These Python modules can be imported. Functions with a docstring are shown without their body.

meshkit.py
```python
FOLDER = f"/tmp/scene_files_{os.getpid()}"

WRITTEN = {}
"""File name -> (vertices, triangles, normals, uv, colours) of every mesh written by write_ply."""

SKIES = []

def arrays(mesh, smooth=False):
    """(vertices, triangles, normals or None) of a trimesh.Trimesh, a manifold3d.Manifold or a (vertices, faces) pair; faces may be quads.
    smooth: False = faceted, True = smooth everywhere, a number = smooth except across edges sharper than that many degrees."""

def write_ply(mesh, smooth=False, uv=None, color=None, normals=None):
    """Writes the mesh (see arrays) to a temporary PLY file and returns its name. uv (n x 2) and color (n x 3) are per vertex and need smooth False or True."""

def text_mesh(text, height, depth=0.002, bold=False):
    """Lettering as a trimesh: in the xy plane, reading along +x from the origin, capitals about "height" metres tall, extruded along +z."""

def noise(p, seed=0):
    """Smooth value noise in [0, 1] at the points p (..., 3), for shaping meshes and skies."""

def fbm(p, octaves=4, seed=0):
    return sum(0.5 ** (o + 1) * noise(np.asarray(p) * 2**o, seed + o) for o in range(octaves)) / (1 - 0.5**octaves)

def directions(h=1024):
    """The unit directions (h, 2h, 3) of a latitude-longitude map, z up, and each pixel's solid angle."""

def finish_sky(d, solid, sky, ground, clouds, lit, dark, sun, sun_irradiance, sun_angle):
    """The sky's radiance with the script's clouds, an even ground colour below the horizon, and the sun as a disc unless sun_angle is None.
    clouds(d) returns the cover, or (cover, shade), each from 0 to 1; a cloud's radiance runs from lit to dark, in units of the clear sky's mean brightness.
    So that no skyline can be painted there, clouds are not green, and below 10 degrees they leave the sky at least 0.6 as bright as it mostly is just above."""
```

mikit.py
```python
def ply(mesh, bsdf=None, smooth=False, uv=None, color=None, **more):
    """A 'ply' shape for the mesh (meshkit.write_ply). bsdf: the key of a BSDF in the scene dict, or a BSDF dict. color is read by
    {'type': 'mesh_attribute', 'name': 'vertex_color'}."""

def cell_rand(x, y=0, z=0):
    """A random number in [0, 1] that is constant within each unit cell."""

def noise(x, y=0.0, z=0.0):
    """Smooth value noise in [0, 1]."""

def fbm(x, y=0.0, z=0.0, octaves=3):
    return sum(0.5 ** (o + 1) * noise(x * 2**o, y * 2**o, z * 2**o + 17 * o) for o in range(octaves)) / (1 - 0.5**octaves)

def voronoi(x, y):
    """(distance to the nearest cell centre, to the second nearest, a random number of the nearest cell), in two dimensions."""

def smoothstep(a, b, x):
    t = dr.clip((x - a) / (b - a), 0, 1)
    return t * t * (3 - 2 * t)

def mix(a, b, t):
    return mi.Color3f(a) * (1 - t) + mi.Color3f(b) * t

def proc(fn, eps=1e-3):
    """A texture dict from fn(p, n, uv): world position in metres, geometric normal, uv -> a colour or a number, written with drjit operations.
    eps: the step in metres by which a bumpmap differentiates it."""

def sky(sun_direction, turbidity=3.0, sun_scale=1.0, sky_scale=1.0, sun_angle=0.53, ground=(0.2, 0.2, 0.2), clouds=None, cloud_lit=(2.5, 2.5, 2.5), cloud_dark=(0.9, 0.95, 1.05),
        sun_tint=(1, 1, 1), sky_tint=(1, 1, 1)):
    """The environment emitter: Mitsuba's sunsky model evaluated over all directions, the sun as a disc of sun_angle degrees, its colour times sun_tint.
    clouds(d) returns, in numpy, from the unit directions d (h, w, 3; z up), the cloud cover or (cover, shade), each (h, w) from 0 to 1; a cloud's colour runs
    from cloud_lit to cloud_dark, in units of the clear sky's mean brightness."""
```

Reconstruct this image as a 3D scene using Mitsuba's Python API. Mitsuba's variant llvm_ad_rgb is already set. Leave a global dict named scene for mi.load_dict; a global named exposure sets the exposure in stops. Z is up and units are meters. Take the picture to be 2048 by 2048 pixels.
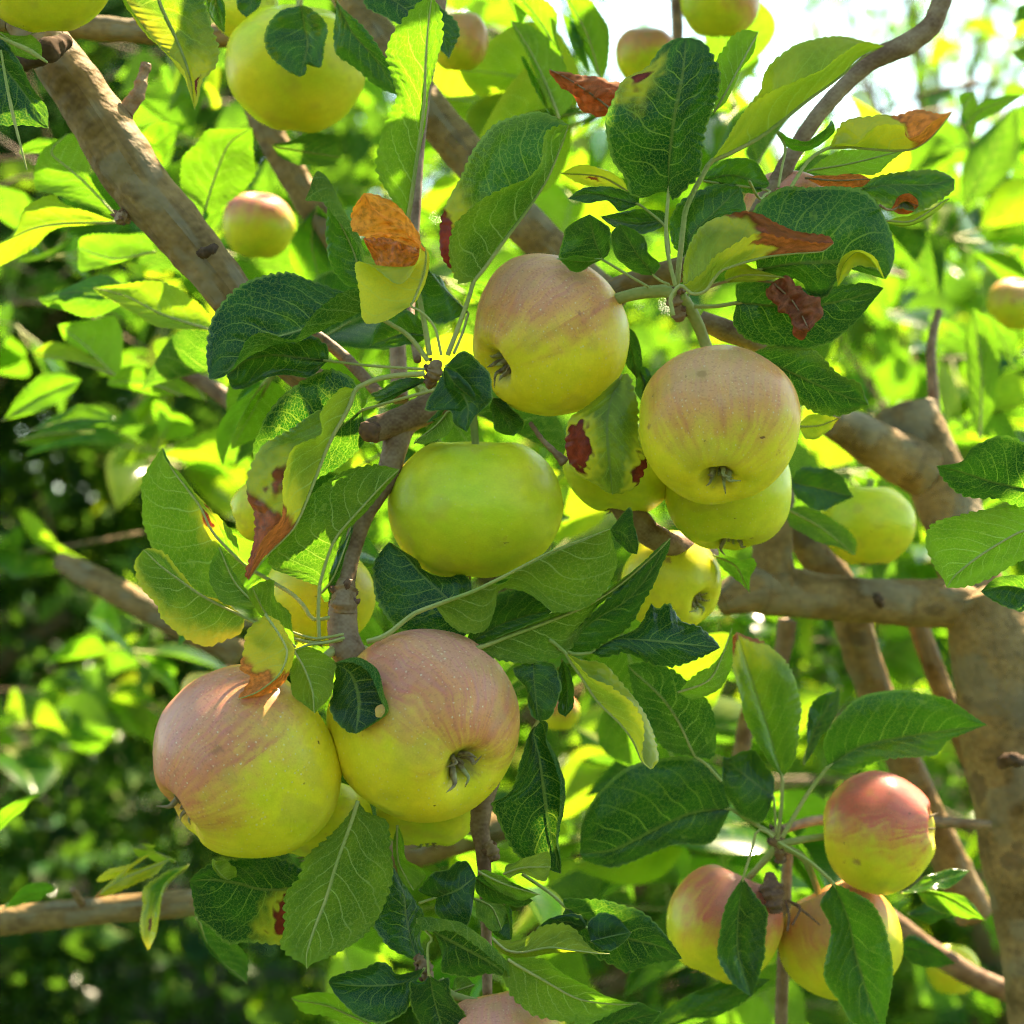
import math, random
import numpy as np
import trimesh
import drjit as dr
import mitsuba as mi
import mikit, meshkit
from mikit import noise, fbm, voronoi, cell_rand, smoothstep, mix, proc

T = mi.ScalarTransform4f
scene, labels = {}, {}
RNG = np.random.default_rng(7)

# ------------------------------------------------------------------ camera, sky, exposure
D, CAM_H, FOV = 0.80, 1.45, 28.0          # distance to the fruit in focus, eye height, field of view
TAN = math.tan(math.radians(FOV / 2))
SUN = np.array([0.30, 0.50, 0.81]); SUN /= np.linalg.norm(SUN)
exposure = 4.3
scene['camera'] = {'type': 'thinlens', 'fov': FOV, 'aperture_radius': 0.0033, 'focus_distance': D,
                   'near_clip': 0.02, 'far_clip': 500.0,
                   'to_world': T().look_at(origin=[0, 0, CAM_H], target=[0, 1, CAM_H], up=[0, 0, 1])}
scene['sky'] = mikit.sky(SUN.tolist(), turbidity=3.0, sun_scale=1.0, sky_scale=1.0, sky_tint=(1.10, 1.0, 0.76), sun_tint=(1.0, 0.97, 0.86), ground=(0.17, 0.16, 0.07))
labels['sky'] = {'label': 'bright summer sky behind the tree', 'category': 'sky', 'kind': 'structure'}


def at(x, y, d=0.0):
    """The point d metres behind the plane in focus that the photograph shows at x, y (2048 wide)."""
    s = TAN * (D + d) / 1024.0
    return np.array([(x - 1024) * s, D + d, CAM_H + (1024 - y) * s])


CROPS = {'V': (0, 0, 2048), 'K1': (0, 0, 700), 'K2': (600, 0, 700), 'K3': (1100, 0, 700), 'K4': (1500, 0, 548), 'K5': (200, 500, 700), 'K6': (700, 500, 700),
         'K7': (1200, 500, 848), 'K8': (200, 1000, 700), 'K9': (700, 1000, 700), 'K10': (1248, 1248, 800), 'K11': (300, 1448, 600), 'K12': (700, 1448, 700),
         'K13': (0, 500, 500), 'K14': (0, 1000, 500), 'K15': (0, 1500, 548)}


def px(crop, x, y):
    x0, y0, w = CROPS[crop]
    return x0 + x * w / 1932.0, y0 + y * w / 1932.0


def numbered(name):
    def taken(k):
        return k in scene or k in labels or any(q.startswith(k + '__') for q in scene)
    if not taken(name):
        return name
    n = COUNT.get(name, 0)
    while True:
        n += 1
        k = f'{name}_{n:03d}'
        if not taken(k):
            COUNT[name] = n
            return k


COUNT, KEYS = {}, set()


def key_for(name):
    """name, or name_001, name_002 ... if it is taken already."""
    n = COUNT.get(name, -1) + 1
    COUNT[name] = n
    return name if n == 0 else f'{name}_{n:03d}'


def tag(k, label, cat=None, group=None, kind=None):
    labels[k] = {'label': label}
    for a, b in (('category', cat), ('group', group), ('kind', kind)):
        if b:
            labels[k][a] = b


# ------------------------------------------------------------------ materials
ROWS = []                                  # one row of numbers per leaf or leaf kind, read by the leaf textures


def row(y=0.0, tip=2.0, hot=0.0, ey=0.0, spot=None, spot2=None, tone=0.5, fuzz=0.0, base=0.0):
    """y yellowing, tip where along the midrib it is dead, hot rust to orange, ey yellow margin, spot (u, v, radius) dead, tone dark to light, base yellowing at tip."""
    s, s2 = spot or (0.5, 0, 0), spot2 or (0.5, 0, 0)
    ROWS.append([y, tip, hot, ey, *s, *s2, tone, base])
    return len(ROWS) - 1


TABLE = []


def leaf_masks(uv):
    n = dr.floor(uv.x * 0.5)
    u, v = uv.x - 2 * n, uv.y
    i = mi.UInt32(dr.clip(n, 0, len(ROWS) - 1)) * 12
    g = lambda k: dr.gather(mi.Float, TABLE[0], i + k)
    av = dr.abs(v)
    w = noise(u * 7 + n * 3.1, v * 3.0 + n * 1.7)
    w2 = noise(u * 24 + n, v * 9.0)
    side = dr.select(v > 0, 0.5, 0.0)
    ph = (u - 0.20 * av - 0.10 * av * av) * 8.5 + side + (w - 0.5) * 0.55
    tri = dr.abs(ph - dr.floor(ph) - 0.5) * 2                       # 1 on a vein
    sec = smoothstep(0.89, 0.97, tri) * (1 - 0.65 * av)
    mid = 1 - smoothstep(0.018, 0.05 , av * (1.3 - 0.5 * u))
    a, b, c = voronoi(u * 34 + n * 5.3, v * 13.0 + u * 4)
    ter = 1 - smoothstep(0.02, 0.14, b - a)
    a2, b2, c2 = voronoi(u * 62 + n * 9.1, v * 26.0)
    fine = 1 - smoothstep(0.03, 0.20, b2 - a2)
    rag = (w - 0.5) * 0.22 + (w2 - 0.5) * 0.10
    t = u + rag * 0.5 + 0.10 * av * av
    near = dr.maximum(smoothstep(-0.26, 0.0, t - g(1)), 0)          # halo of yellow around what is dead
    dist = t - g(1)
    for k in (4, 7):
        r = dr.sqrt(dr.square((u - g(k)) * 1.5) + dr.square((v - g(k + 1)) * 0.62)) + rag * 0.55 + (w2 - 0.5) * 0.07 - 0.03
        q = g(k + 2)
        dist = dr.maximum(dist, dr.select(q > 0, q - r, -1))
        near = dr.maximum(near, dr.select(q > 0, 1 - smoothstep(q, q + 0.24, r), 0))
    dead = smoothstep(-0.030, 0.030, dist)
    rim = 1 - smoothstep(0.0, 0.07, dist)
    w2 = dr.clip(w2 * 0.7 + 0.15 - 0.45 * rim + 0.25 * (c2 - 0.5) + 0.25 * sec, 0, 1)
    yel = dr.clip(g(0) * (0.55 + 0.9 * w) + g(3) * smoothstep(0.45, 1.0, av + rag) + 0.75 * near + g(11) * smoothstep(0.35, 0.95, u + rag), 0, 1)
    return u, v, n, w, w2, mid, sec, ter, fine, dead, yel, g(2), g(10), c2


def leaf_top(p, n_, uv):
    u, v, n, w, w2, mid, sec, ter, fine, dead, yel, hot, tone, c = leaf_masks(uv)
    g = mix(mi.Color3f(0.001, 0.027, 0.013), mi.Color3f(0.014, 0.098, 0.005), dr.clip(tone * 0.75 + (w - 0.5) * 0.45 + c * 0.12, 0, 1))
    g = mix(g, mi.Color3f(0.36, 0.36, 0.025), yel)
    vein = dr.clip(dr.maximum(mid * 0.9, dr.maximum(sec * 0.75, dr.maximum(ter * 0.24, fine * 0.12))), 0, 1)
    g = mix(g, mi.Color3f(0.22, 0.30, 0.05), dr.maximum(vein, smoothstep(0.93, 0.97, dr.abs(v)) * 0.9))  # pale margin line: light through the leaf edge put into the colour
    d = mix(mi.Color3f(0.13, 0.030, 0.018), mi.Color3f(0.62, 0.20, 0.04), hot) * (0.55 + 0.9 * w2)
    return mix(g, d, dead)


def leaf_under(p, n_, uv):
    u, v, n, w, w2, mid, sec, ter, fine, dead, yel, hot, tone, c = leaf_masks(uv)
    fuzz = noise(u * 150, v * 70, n)
    g = mix(mi.Color3f(0.020, 0.100, 0.020), mi.Color3f(0.30, 0.335, 0.024), dr.clip(0.14 + tone * 1.1 + (w - 0.5) * 0.4 + (fuzz - 0.5) * 0.5, 0, 1))
    g = mix(g, mi.Color3f(0.58, 0.52, 0.05), yel)
    vein = dr.clip(dr.maximum(mid, dr.maximum(sec * 0.75, ter * 0.16)), 0, 1)
    g = mix(g, mi.Color3f(0.50, 0.55, 0.20), vein * 0.9)
    g = mix(g, g * 0.72, fine * 0.6 * (1 - vein))
    d = mix(mi.Color3f(0.30, 0.12, 0.06), mi.Color3f(0.86, 0.33, 0.05), hot) * (0.6 + 0.8 * w2 + 0.4 * (fuzz - 0.5))
    return mix(g, d, dead)


def leaf_through(p, n_, uv):
    u, v, n, w, w2, mid, sec, ter, fine, dead, yel, hot, tone, c = leaf_masks(uv)
    g = mix(mi.Color3f(0.012, 0.105, 0.003), mi.Color3f(0.205, 0.56, 0.004), dr.clip(tone * 1.1 + (w - 0.5) * 0.35, 0, 1))
    g = mix(g, mi.Color3f(0.92, 0.78, 0.015), yel)
    vein = dr.clip(dr.maximum(sec * 0.5, dr.maximum(ter * 0.35, fine * 0.15)), 0, 1)
    g = mix(g, mi.Color3f(0.55, 0.75, 0.06), vein) * (1 - 0.5 * mid)
    d = mix(mi.Color3f(0.42, 0.045, 0.010), mi.Color3f(0.98, 0.30, 0.02), hot) * (0.45 + 0.9 * w2)
    return mix(g, d, dead)


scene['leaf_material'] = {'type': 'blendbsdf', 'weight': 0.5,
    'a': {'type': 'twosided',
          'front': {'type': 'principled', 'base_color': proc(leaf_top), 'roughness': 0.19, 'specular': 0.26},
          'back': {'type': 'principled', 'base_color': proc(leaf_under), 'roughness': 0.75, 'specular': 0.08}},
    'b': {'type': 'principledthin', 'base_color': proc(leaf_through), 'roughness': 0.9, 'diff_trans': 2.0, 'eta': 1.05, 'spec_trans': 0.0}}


def petiole_color(p, n, uv):
    q = noise(p.x * 900, p.y * 900, p.z * 900)
    r = noise(p.x * 60, p.y * 60, p.z * 60)
    return mix(mi.Color3f(0.21, 0.27, 0.055), mi.Color3f(0.38, 0.35, 0.115), dr.clip(r * 1.1 + (q - 0.5) * 0.5, 0, 1))


scene['petiole_material'] = {'type': 'twosided', 'a': {'type': 'principled', 'base_color': proc(petiole_color), 'roughness': 0.6, 'specular': 0.2, 'sheen': 0.3}}


def bark_color(p, n, uv):
    a = fbm(p.x * 55, p.y * 55, p.z * 55, 4)
    b = noise(uv.x * 9, uv.y * 90)
    c = fbm(p.x * 420, p.y * 420, p.z * 420, 2)
    crack = smoothstep(0.60, 0.74, fbm(uv.x * 26, uv.y * 55, 3.0, 3))
    ring = smoothstep(0.72, 0.86, noise(uv.x * 2.2, uv.y * 170) * 0.7 + 0.3 * a)
    g = mix(mi.Color3f(0.110, 0.066, 0.020), mi.Color3f(0.35, 0.225, 0.088), dr.clip(a * 1.5 - 0.3 + (c - 0.5) * 0.6, 0, 1))
    g = mix(g, mi.Color3f(0.22, 0.19, 0.12), smoothstep(0.52, 0.75, b) * 0.5)
    return mix(g, mi.Color3f(0.055, 0.032, 0.018), dr.maximum(dr.maximum(ring * 0.35, crack * 0.22), smoothstep(0.62, 0.72, a) * 0.6))


def bark_bump(p, n, uv):
    return fbm(p.x * 260, p.y * 260, p.z * 260, 3) + 0.5 * noise(uv.x * 3, uv.y * 150)


scene['bark_material'] = {'type': 'bumpmap', 'arbitrary': proc(bark_bump, 4e-4), 'scale': 0.0012,
    'bsdf': {'type': 'twosided', 'a': {'type': 'principled', 'base_color': proc(bark_color), 'roughness': 0.7, 'specular': 0.15}}}


def twig_color(p, n, uv):
    a = fbm(p.x * 130, p.y * 130, p.z * 130, 3)
    c = noise(p.x * 1100, p.y * 1100, p.z * 1100)
    return mix(mi.Color3f(0.13, 0.066, 0.030), mi.Color3f(0.32, 0.21, 0.115), dr.clip(a * 1.6 - 0.35 + (c - 0.5) * 0.5, 0, 1))


scene['twig_material'] = {'type': 'twosided', 'a': {'type': 'principled', 'base_color': proc(twig_color), 'roughness': 0.6, 'specular': 0.2}}


def wood_cut_color(p, n, uv):
    a = noise(p.x * 700, p.y * 700, p.z * 700)
    return mix(mi.Color3f(0.20, 0.095, 0.045), mi.Color3f(0.075, 0.036, 0.022), a)


scene['dry_material'] = {'type': 'twosided', 'a': {'type': 'principled', 'base_color': proc(wood_cut_color), 'roughness': 0.8}}

def scar_color(p, n, uv):
    a = fbm(p.x * 500, p.y * 500, p.z * 500, 2)
    return mix(mi.Color3f(0.032, 0.020, 0.013), mi.Color3f(0.12, 0.075, 0.045), a)


scene['scar_material'] = {'type': 'twosided', 'a': {'type': 'principled', 'base_color': proc(scar_color), 'roughness': 0.9, 'specular': 0.1}}

APPLES = []                                # one row per apple: blush direction, strength, ground colour, lenticels
APPLE_TABLE = []


def apple_color(p, n_, uv):
    k = dr.floor(uv.x * 0.5)
    a, lat = (uv.x - 2 * k) * 2 * math.pi, uv.y * math.pi            # lat 0 at the stalk, pi at the calyx
    i = mi.UInt32(dr.clip(k, 0, len(APPLES) - 1)) * 8
    g = lambda q: dr.gather(mi.Float, APPLE_TABLE[0], i + q)
    s, c = dr.sincos(a)
    sl, cl = dr.sincos(lat)
    x, y, z = sl * c, sl * s, cl
    soft = fbm(x * 1.7 + k * 7, y * 1.7, z * 1.7, 3)
    mott = fbm(x * 9 + k, y * 9, z * 9, 3)
    grain = noise(x * 95, y * 95, z * 95)
    streak = noise(a * 7.0 + k + (soft - 0.5) * 5, lat * 1.3) * 0.6 + noise(a * 21.0 + (soft - 0.5) * 9, lat * 2.4 + k) * 0.4
    base = mix(mi.Color3f(0.41, 0.52, 0.014), mi.Color3f(0.82, 0.63, 0.022), dr.clip(g(4) + (soft - 0.5) * 0.9, 0, 1))
    base = mix(base, mi.Color3f(0.34, 0.48, 0.012), (1 - smoothstep(0.0, 0.5, lat)) * 0.6)
    base = base * (0.92 + 0.16 * mott)
    d = x * g(0) + y * g(1) + z * g(2)
    edge = d + (soft - 0.5) * 0.60 + (streak - 0.5) * 0.34 + (mott - 0.5) * 0.30
    hair = noise(a * 46.0 + (soft - 0.5) * 14, lat * 3.0 + k)
    bl = dr.clip(smoothstep(-0.12, 0.75, edge) * g(3) * (0.91 + 0.18 * hair), 0, 1)
    pink = mix(mi.Color3f(0.64, 0.215, 0.10), mi.Color3f(0.50, 0.105, 0.072), dr.clip(streak * 1.4 - 0.3, 0, 1))
    pink = mix(pink, mi.Color3f(0.58, 0.28, 0.23), smoothstep(0.55, 1.0, edge) * 0.55)
    pink = mix(pink, mi.Color3f(0.56, 0.070, 0.035), g(6) * (0.4 + 0.6 * streak))
    col = mix(base, pink, bl)
    # lenticels: one pale dot per cell of a net whose rows keep their cells square
    rows_ = 40.0
    r = dr.floor(lat / math.pi * rows_)
    cols = dr.floor(dr.sin((r + 0.5) / rows_ * math.pi) * 2 * rows_) + 1
    q = dr.floor(a / (2 * math.pi) * cols)
    fx, fy = a / (2 * math.pi) * cols - q, lat / math.pi * rows_ - r
    ox, oy, on = cell_rand(q, r, k), cell_rand(q, r, k + 31), cell_rand(q, r, k + 77)
    dd = dr.sqrt(dr.square(fx - 0.2 - 0.6 * ox) + dr.square(fy - 0.2 - 0.6 * oy))
    rad = 0.055 + 0.095 * cell_rand(q, r, k + 13)
    dot = (1 - smoothstep(rad * 0.55, rad * 1.25, dd)) * dr.select(on > 0.45, 1, 0) * g(5)
    col = mix(col, mi.Color3f(0.74, 0.66, 0.42), dot * (0.25 + 0.4 * cell_rand(q, r, k + 55)))
    speck = smoothstep(0.62, 0.80, noise(x * 44 + k, y * 44, z * 44)) * bl
    col = mix(col, mi.Color3f(0.36, 0.13, 0.06), speck * 0.35)
    rus = smoothstep(0.80, 0.88, noise(x * 3.3 + k * 3, y * 3.3, z * 3.3) * 0.75 + mott * 0.25 + (grain - 0.5) * 0.06)
    col = mix(col, mi.Color3f(0.30, 0.13, 0.05), rus * 0.7)
    scab = smoothstep(0.940, 0.965, noise(x * 8 + k * 5, y * 8, z * 8) * 0.9 + mott * 0.14)
    col = mix(col, mi.Color3f(0.16, 0.065, 0.03), scab * 0.85)
    col = mix(col, mi.Color3f(0.42, 0.32, 0.06), smoothstep(0.55, 0.75, fbm(x * 2.6 + k * 9, y * 2.6, z * 2.6 + 3, 3)) * 0.30)
    cav = smoothstep(2.86, 3.04, lat + (mott - 0.5) * 0.12)
    col = mix(col, mi.Color3f(0.13, 0.13, 0.03), cav * 0.7)
    stem = 1 - smoothstep(0.08, 0.22, lat + (mott - 0.5) * 0.1)
    col = mix(col, mi.Color3f(0.30, 0.25, 0.06), stem * 0.6)
    return col * (0.94 + 0.12 * grain)


scene['apple_material'] = {'type': 'twosided', 'a': {'type': 'principled', 'base_color': proc(apple_color), 'roughness': 0.36, 'specular': 0.24}}


def ground_color(p, n, uv):
    a = fbm(p.x * 1.3, p.y * 1.3, 0.0, 4)
    b = fbm(p.x * 14, p.y * 14, 0.0, 3)
    soil = mix(mi.Color3f(0.035, 0.026, 0.020), mi.Color3f(0.10, 0.072, 0.052), b)
    return mix(soil, mi.Color3f(0.018, 0.075, 0.018), smoothstep(0.40, 0.62, a * 0.7 + b * 0.3))


scene['ground_material'] = {'type': 'twosided', 'a': {'type': 'principled', 'base_color': proc(ground_color), 'roughness': 0.95, 'specular': 0.1}}

# ------------------------------------------------------------------ shape helpers
def resample(pts, n, smooth=True):
    """A curve through the points, resampled at n even steps of its length."""
    p = np.asarray(pts, float)
    if len(p) == 2 or not smooth:
        q = p
    else:
        e = np.vstack([2 * p[0] - p[1], p, 2 * p[-1] - p[-2]])
        out = []
        for i in range(1, len(e) - 2):
            t = np.linspace(0, 1, 14, endpoint=False)[:, None]
            p0, p1, p2, p3 = e[i - 1], e[i], e[i + 1], e[i + 2]
            m1, m2 = (p2 - p0) * 0.42, (p3 - p1) * 0.42
            out.append((2 * t**3 - 3 * t**2 + 1) * p1 + (t**3 - 2 * t**2 + t) * m1 + (-2 * t**3 + 3 * t**2) * p2 + (t**3 - t**2) * m2)
        q = np.vstack(out + [p[-1:]])
    s = np.concatenate([[0], np.cumsum(np.linalg.norm(np.diff(q, axis=0), axis=1))])
    keep = np.concatenate([[True], np.diff(s) > 1e-12])
    return np.stack([np.interp(np.linspace(0, s[-1], n), s[keep], q[keep, k]) for k in range(q.shape[1])], 1)


def grid_faces(nu, nv, flip=False):
    i, j = np.meshgrid(np.arange(nu - 1), np.arange(nv - 1), indexing='ij')
    a, b, c, d = i * nv + j, i * nv + j + 1, (i + 1) * nv + j + 1, (i + 1) * nv + j
    q = np.stack([a, b, c, d], -1).reshape(-1, 4)
    if flip:
        q = q[:, ::-1]
    return np.vstack([q[:, [0, 1, 2]], q[:, [0, 2, 3]]])


def tube(points, radii, sides=10, n=None, wobble=0.0, seed=0, caps=True, ripple=0.0):
    """A round limb through the points: (mesh, uv). radii per point; wobble and ripple roughen it."""
    pts = np.asarray(points, float)
    r0 = np.broadcast_to(np.asarray(radii, float), (len(pts),))
    n = n or max(4, len(pts) * 6)
    pr = resample(np.hstack([pts, r0[:, None]]), n)
    p, r = pr[:, :3], pr[:, 3]
    t = np.gradient(p, axis=0)
    t /= np.linalg.norm(t, axis=1, keepdims=True) + 1e-12
    a = np.cross(t[0], [0.3, 0.2, 0.93]); a /= np.linalg.norm(a)
    A = []
    for k in range(n):
        a = a - t[k] * (a @ t[k]); a /= np.linalg.norm(a) + 1e-12
        A.append(a)
    A = np.array(A); B = np.cross(t, A)
    ang = np.arange(sides + 1) * 2 * np.pi / sides
    ring = np.cos(ang)[None, :, None] * A[:, None] + np.sin(ang)[None, :, None] * B[:, None]
    rr = r[:, None] * np.ones(sides + 1)[None]
    s = np.concatenate([[0], np.cumsum(np.linalg.norm(np.diff(p, axis=0), axis=1))])
    if wobble or ripple:
        pos = p[:, None] + ring * rr[..., None]
        sc = 0.9 / max(r.mean(), 1e-4)
        rr = rr * (1 + wobble * (meshkit.fbm(pos * sc, 3, seed) - 0.5) * 2)
        rr = rr * (1 + ripple * (meshkit.noise(np.stack([s / max(r.mean(), 1e-4) * 2.2, s * 0, s * 0], -1), seed)[:, None] - 0.5) * 2)
        rr[:, -1] = rr[:, 0]
    v = (p[:, None] + ring * rr[..., None]).reshape(-1, 3)
    uv = np.stack([np.broadcast_to(np.arange(sides + 1) / sides, (n, sides + 1)), np.broadcast_to(s[:, None], (n, sides + 1))], -1).reshape(-1, 2)
    f = grid_faces(n, sides + 1)
    if caps:
        for row_, pt, fl in ((0, p[0], True), (n - 1, p[-1], False)):
            c = len(v)
            v = np.vstack([v, pt + (t[row_] * (r[row_] * 0.25 if not fl else -r[row_] * 0.25))]); uv = np.vstack([uv, [[0.5, s[row_]]]])
            k = np.arange(sides)
            tri = np.stack([row_ * (sides + 1) + k, row_ * (sides + 1) + k + 1, np.full(sides, c)], 1)
            f = np.vstack([f, tri if not fl else tri[:, ::-1]])
    return (v, f), uv


def join(parts):
    """Several (mesh, uv) as one."""
    vs, fs, us, at_ = [], [], [], 0
    for (v, f), uv in parts:
        vs.append(v); fs.append(np.asarray(f) + at_); us.append(uv); at_ += len(v)
    return (np.vstack(vs), np.vstack(fs)), np.vstack(us)


def put(key, mesh_uv, material, smooth=True):
    (v, f), uv = mesh_uv
    scene[key] = mikit.ply((v, f), material, smooth=smooth, uv=uv)
    return key


def loft(rails, m, nu=96, nh=9, id_=0, teeth=0.0008, pucker=0.0008, wave=0.0014, seed=0, bulge=0.05):
    """A leaf blade through rails that run from base to tip, rails[m] the midrib; left to right as its upper side shows it. Returns (mesh, uv), midrib."""
    R = [resample(r, nu) for r in rails]
    mid = R[m]
    u = np.linspace(0, 1, nu)
    rng = np.random.default_rng(seed + 991)
    teeth *= min(1.0, np.linalg.norm(np.diff(mid, axis=0), axis=1).sum() / 0.06)
    L_ = np.linalg.norm(np.diff(mid, axis=0), axis=1).sum()
    pucker = min(0.0006, 0.0075 * L_)
    # teeth on both margins
    for e, nb in ((0, 1), (len(R) - 1, len(R) - 2)):
        out = R[e] - R[nb]
        w = np.linalg.norm(out, axis=1, keepdims=True)
        out = out / (w + 1e-9)
        L = np.linalg.norm(np.diff(R[e], axis=0), axis=1).sum()
        k = max(6, L / 0.0034)
        ph = u * k + 0.35 * np.sin(u * k * 0.37 + seed) + rng.random()
        saw = (ph % 1.0)
        saw = np.sin(np.pi * np.where(saw < 0.65, saw / 0.65 * 0.5, 0.5 + (saw - 0.65) / 0.7)) - 0.6
        amp = teeth * (0.6 + 0.8 * rng.random()) * np.clip(w[:, 0] / 0.006, 0, 1) * (1 + 0.5 * np.sin(u * 31 + seed))
        lob = 0.0011 * (meshkit.noise(np.stack([u * 9 + seed * 3.3, u * 0 + e, u * 0], -1), seed) - 0.5) * np.clip(w[:, 0] / 0.01, 0, 1)
        R[e] = R[e] + out * (saw * amp + lob)[:, None]
    cols, vv = [], []

    def half(idx, sign):
        rows = [mid] + [R[i] for i in idx]
        t = np.linspace(0, 1, nh + 1)[1:]
        if len(rows) == 2:
            pts = [rows[0] * (1 - a) + rows[1] * a for a in t]
            nrm = np.cross(np.gradient(mid, axis=0), rows[1] - rows[0]) * -sign
            nrm /= np.linalg.norm(nrm, axis=1, keepdims=True) + 1e-12
            w = np.linalg.norm(rows[1] - rows[0], axis=1, keepdims=True)
            pts = [p + nrm * w * bulge * math.sin(a * math.pi) * 1.4 for p, a in zip(pts, t)]
        else:
            seg = [np.linalg.norm(rows[i + 1] - rows[i], axis=1).mean() for i in range(len(rows) - 1)]
            kn = np.concatenate([[0], np.cumsum(seg)]) / sum(seg)
            pts = []
            from scipy.interpolate import CubicSpline, PchipInterpolator
            S = PchipInterpolator(kn, np.stack(rows), axis=0) if len(rows) > 3 else CubicSpline(kn, np.stack(rows), axis=0)
            pts = [S(a) for a in t]
        return pts, sign * t
    left, lv = half(list(range(m - 1, -1, -1)), -1)
    right, rv = half(list(range(m + 1, len(R))), 1)
    G = np.stack(left[::-1] + [mid] + right, 1)                      # nu x nv x 3
    vv = np.concatenate([lv[::-1], [0], rv])
    U, V = np.meshgrid(u, vv, indexing='ij')
    N = np.cross(np.gradient(G, axis=1), np.gradient(G, axis=0))
    N /= np.linalg.norm(N, axis=-1, keepdims=True) + 1e-12
    av = np.abs(V)
    w = meshkit.noise(np.stack([U * 7 + id_ * 3.1, V * 3.0 + id_ * 1.7, U * 0], -1), 0)
    ph = (U - 0.20 * av - 0.10 * av * av) * 8.5 + np.where(V > 0, 0.5, 0) + (w - 0.5) * 0.3
    tri = np.abs(ph % 1.0 - 0.5) * 2
    q = (1 - tri ** 3) * min(1.0, L_ / 0.07) * np.sin(np.clip(av, 0, 1) * np.pi) ** 0.5
    taper = np.sin(np.pi * np.clip(U, 0, 1)) ** 0.5
    disp = pucker * (q - 0.4) * taper
    disp += pucker * 0.7 * (meshkit.noise(np.stack([U * 26, V * 10, U * 0 + seed], -1), seed) - 0.5) * taper
    disp += wave * 2 * (meshkit.noise(np.stack([U * 5 + seed, V * 1.6, U * 0], -1), seed + 5) - 0.5) * av * taper
    if wave >= 0.0029:
        disp += wave * 0.7 * (meshkit.noise(np.stack([U * 13 + seed, V * 5, U * 0], -1), seed + 9) - 0.5) * taper
    G = G + N * disp[..., None]
    nv = len(vv)
    uv = np.stack([np.clip(U, 0.002, 0.998) + 2 * id_, V], -1).reshape(-1, 2)
    return ((G.reshape(-1, 3), grid_faces(nu, nv, flip=False)), uv), mid, N[:, nh]

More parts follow.
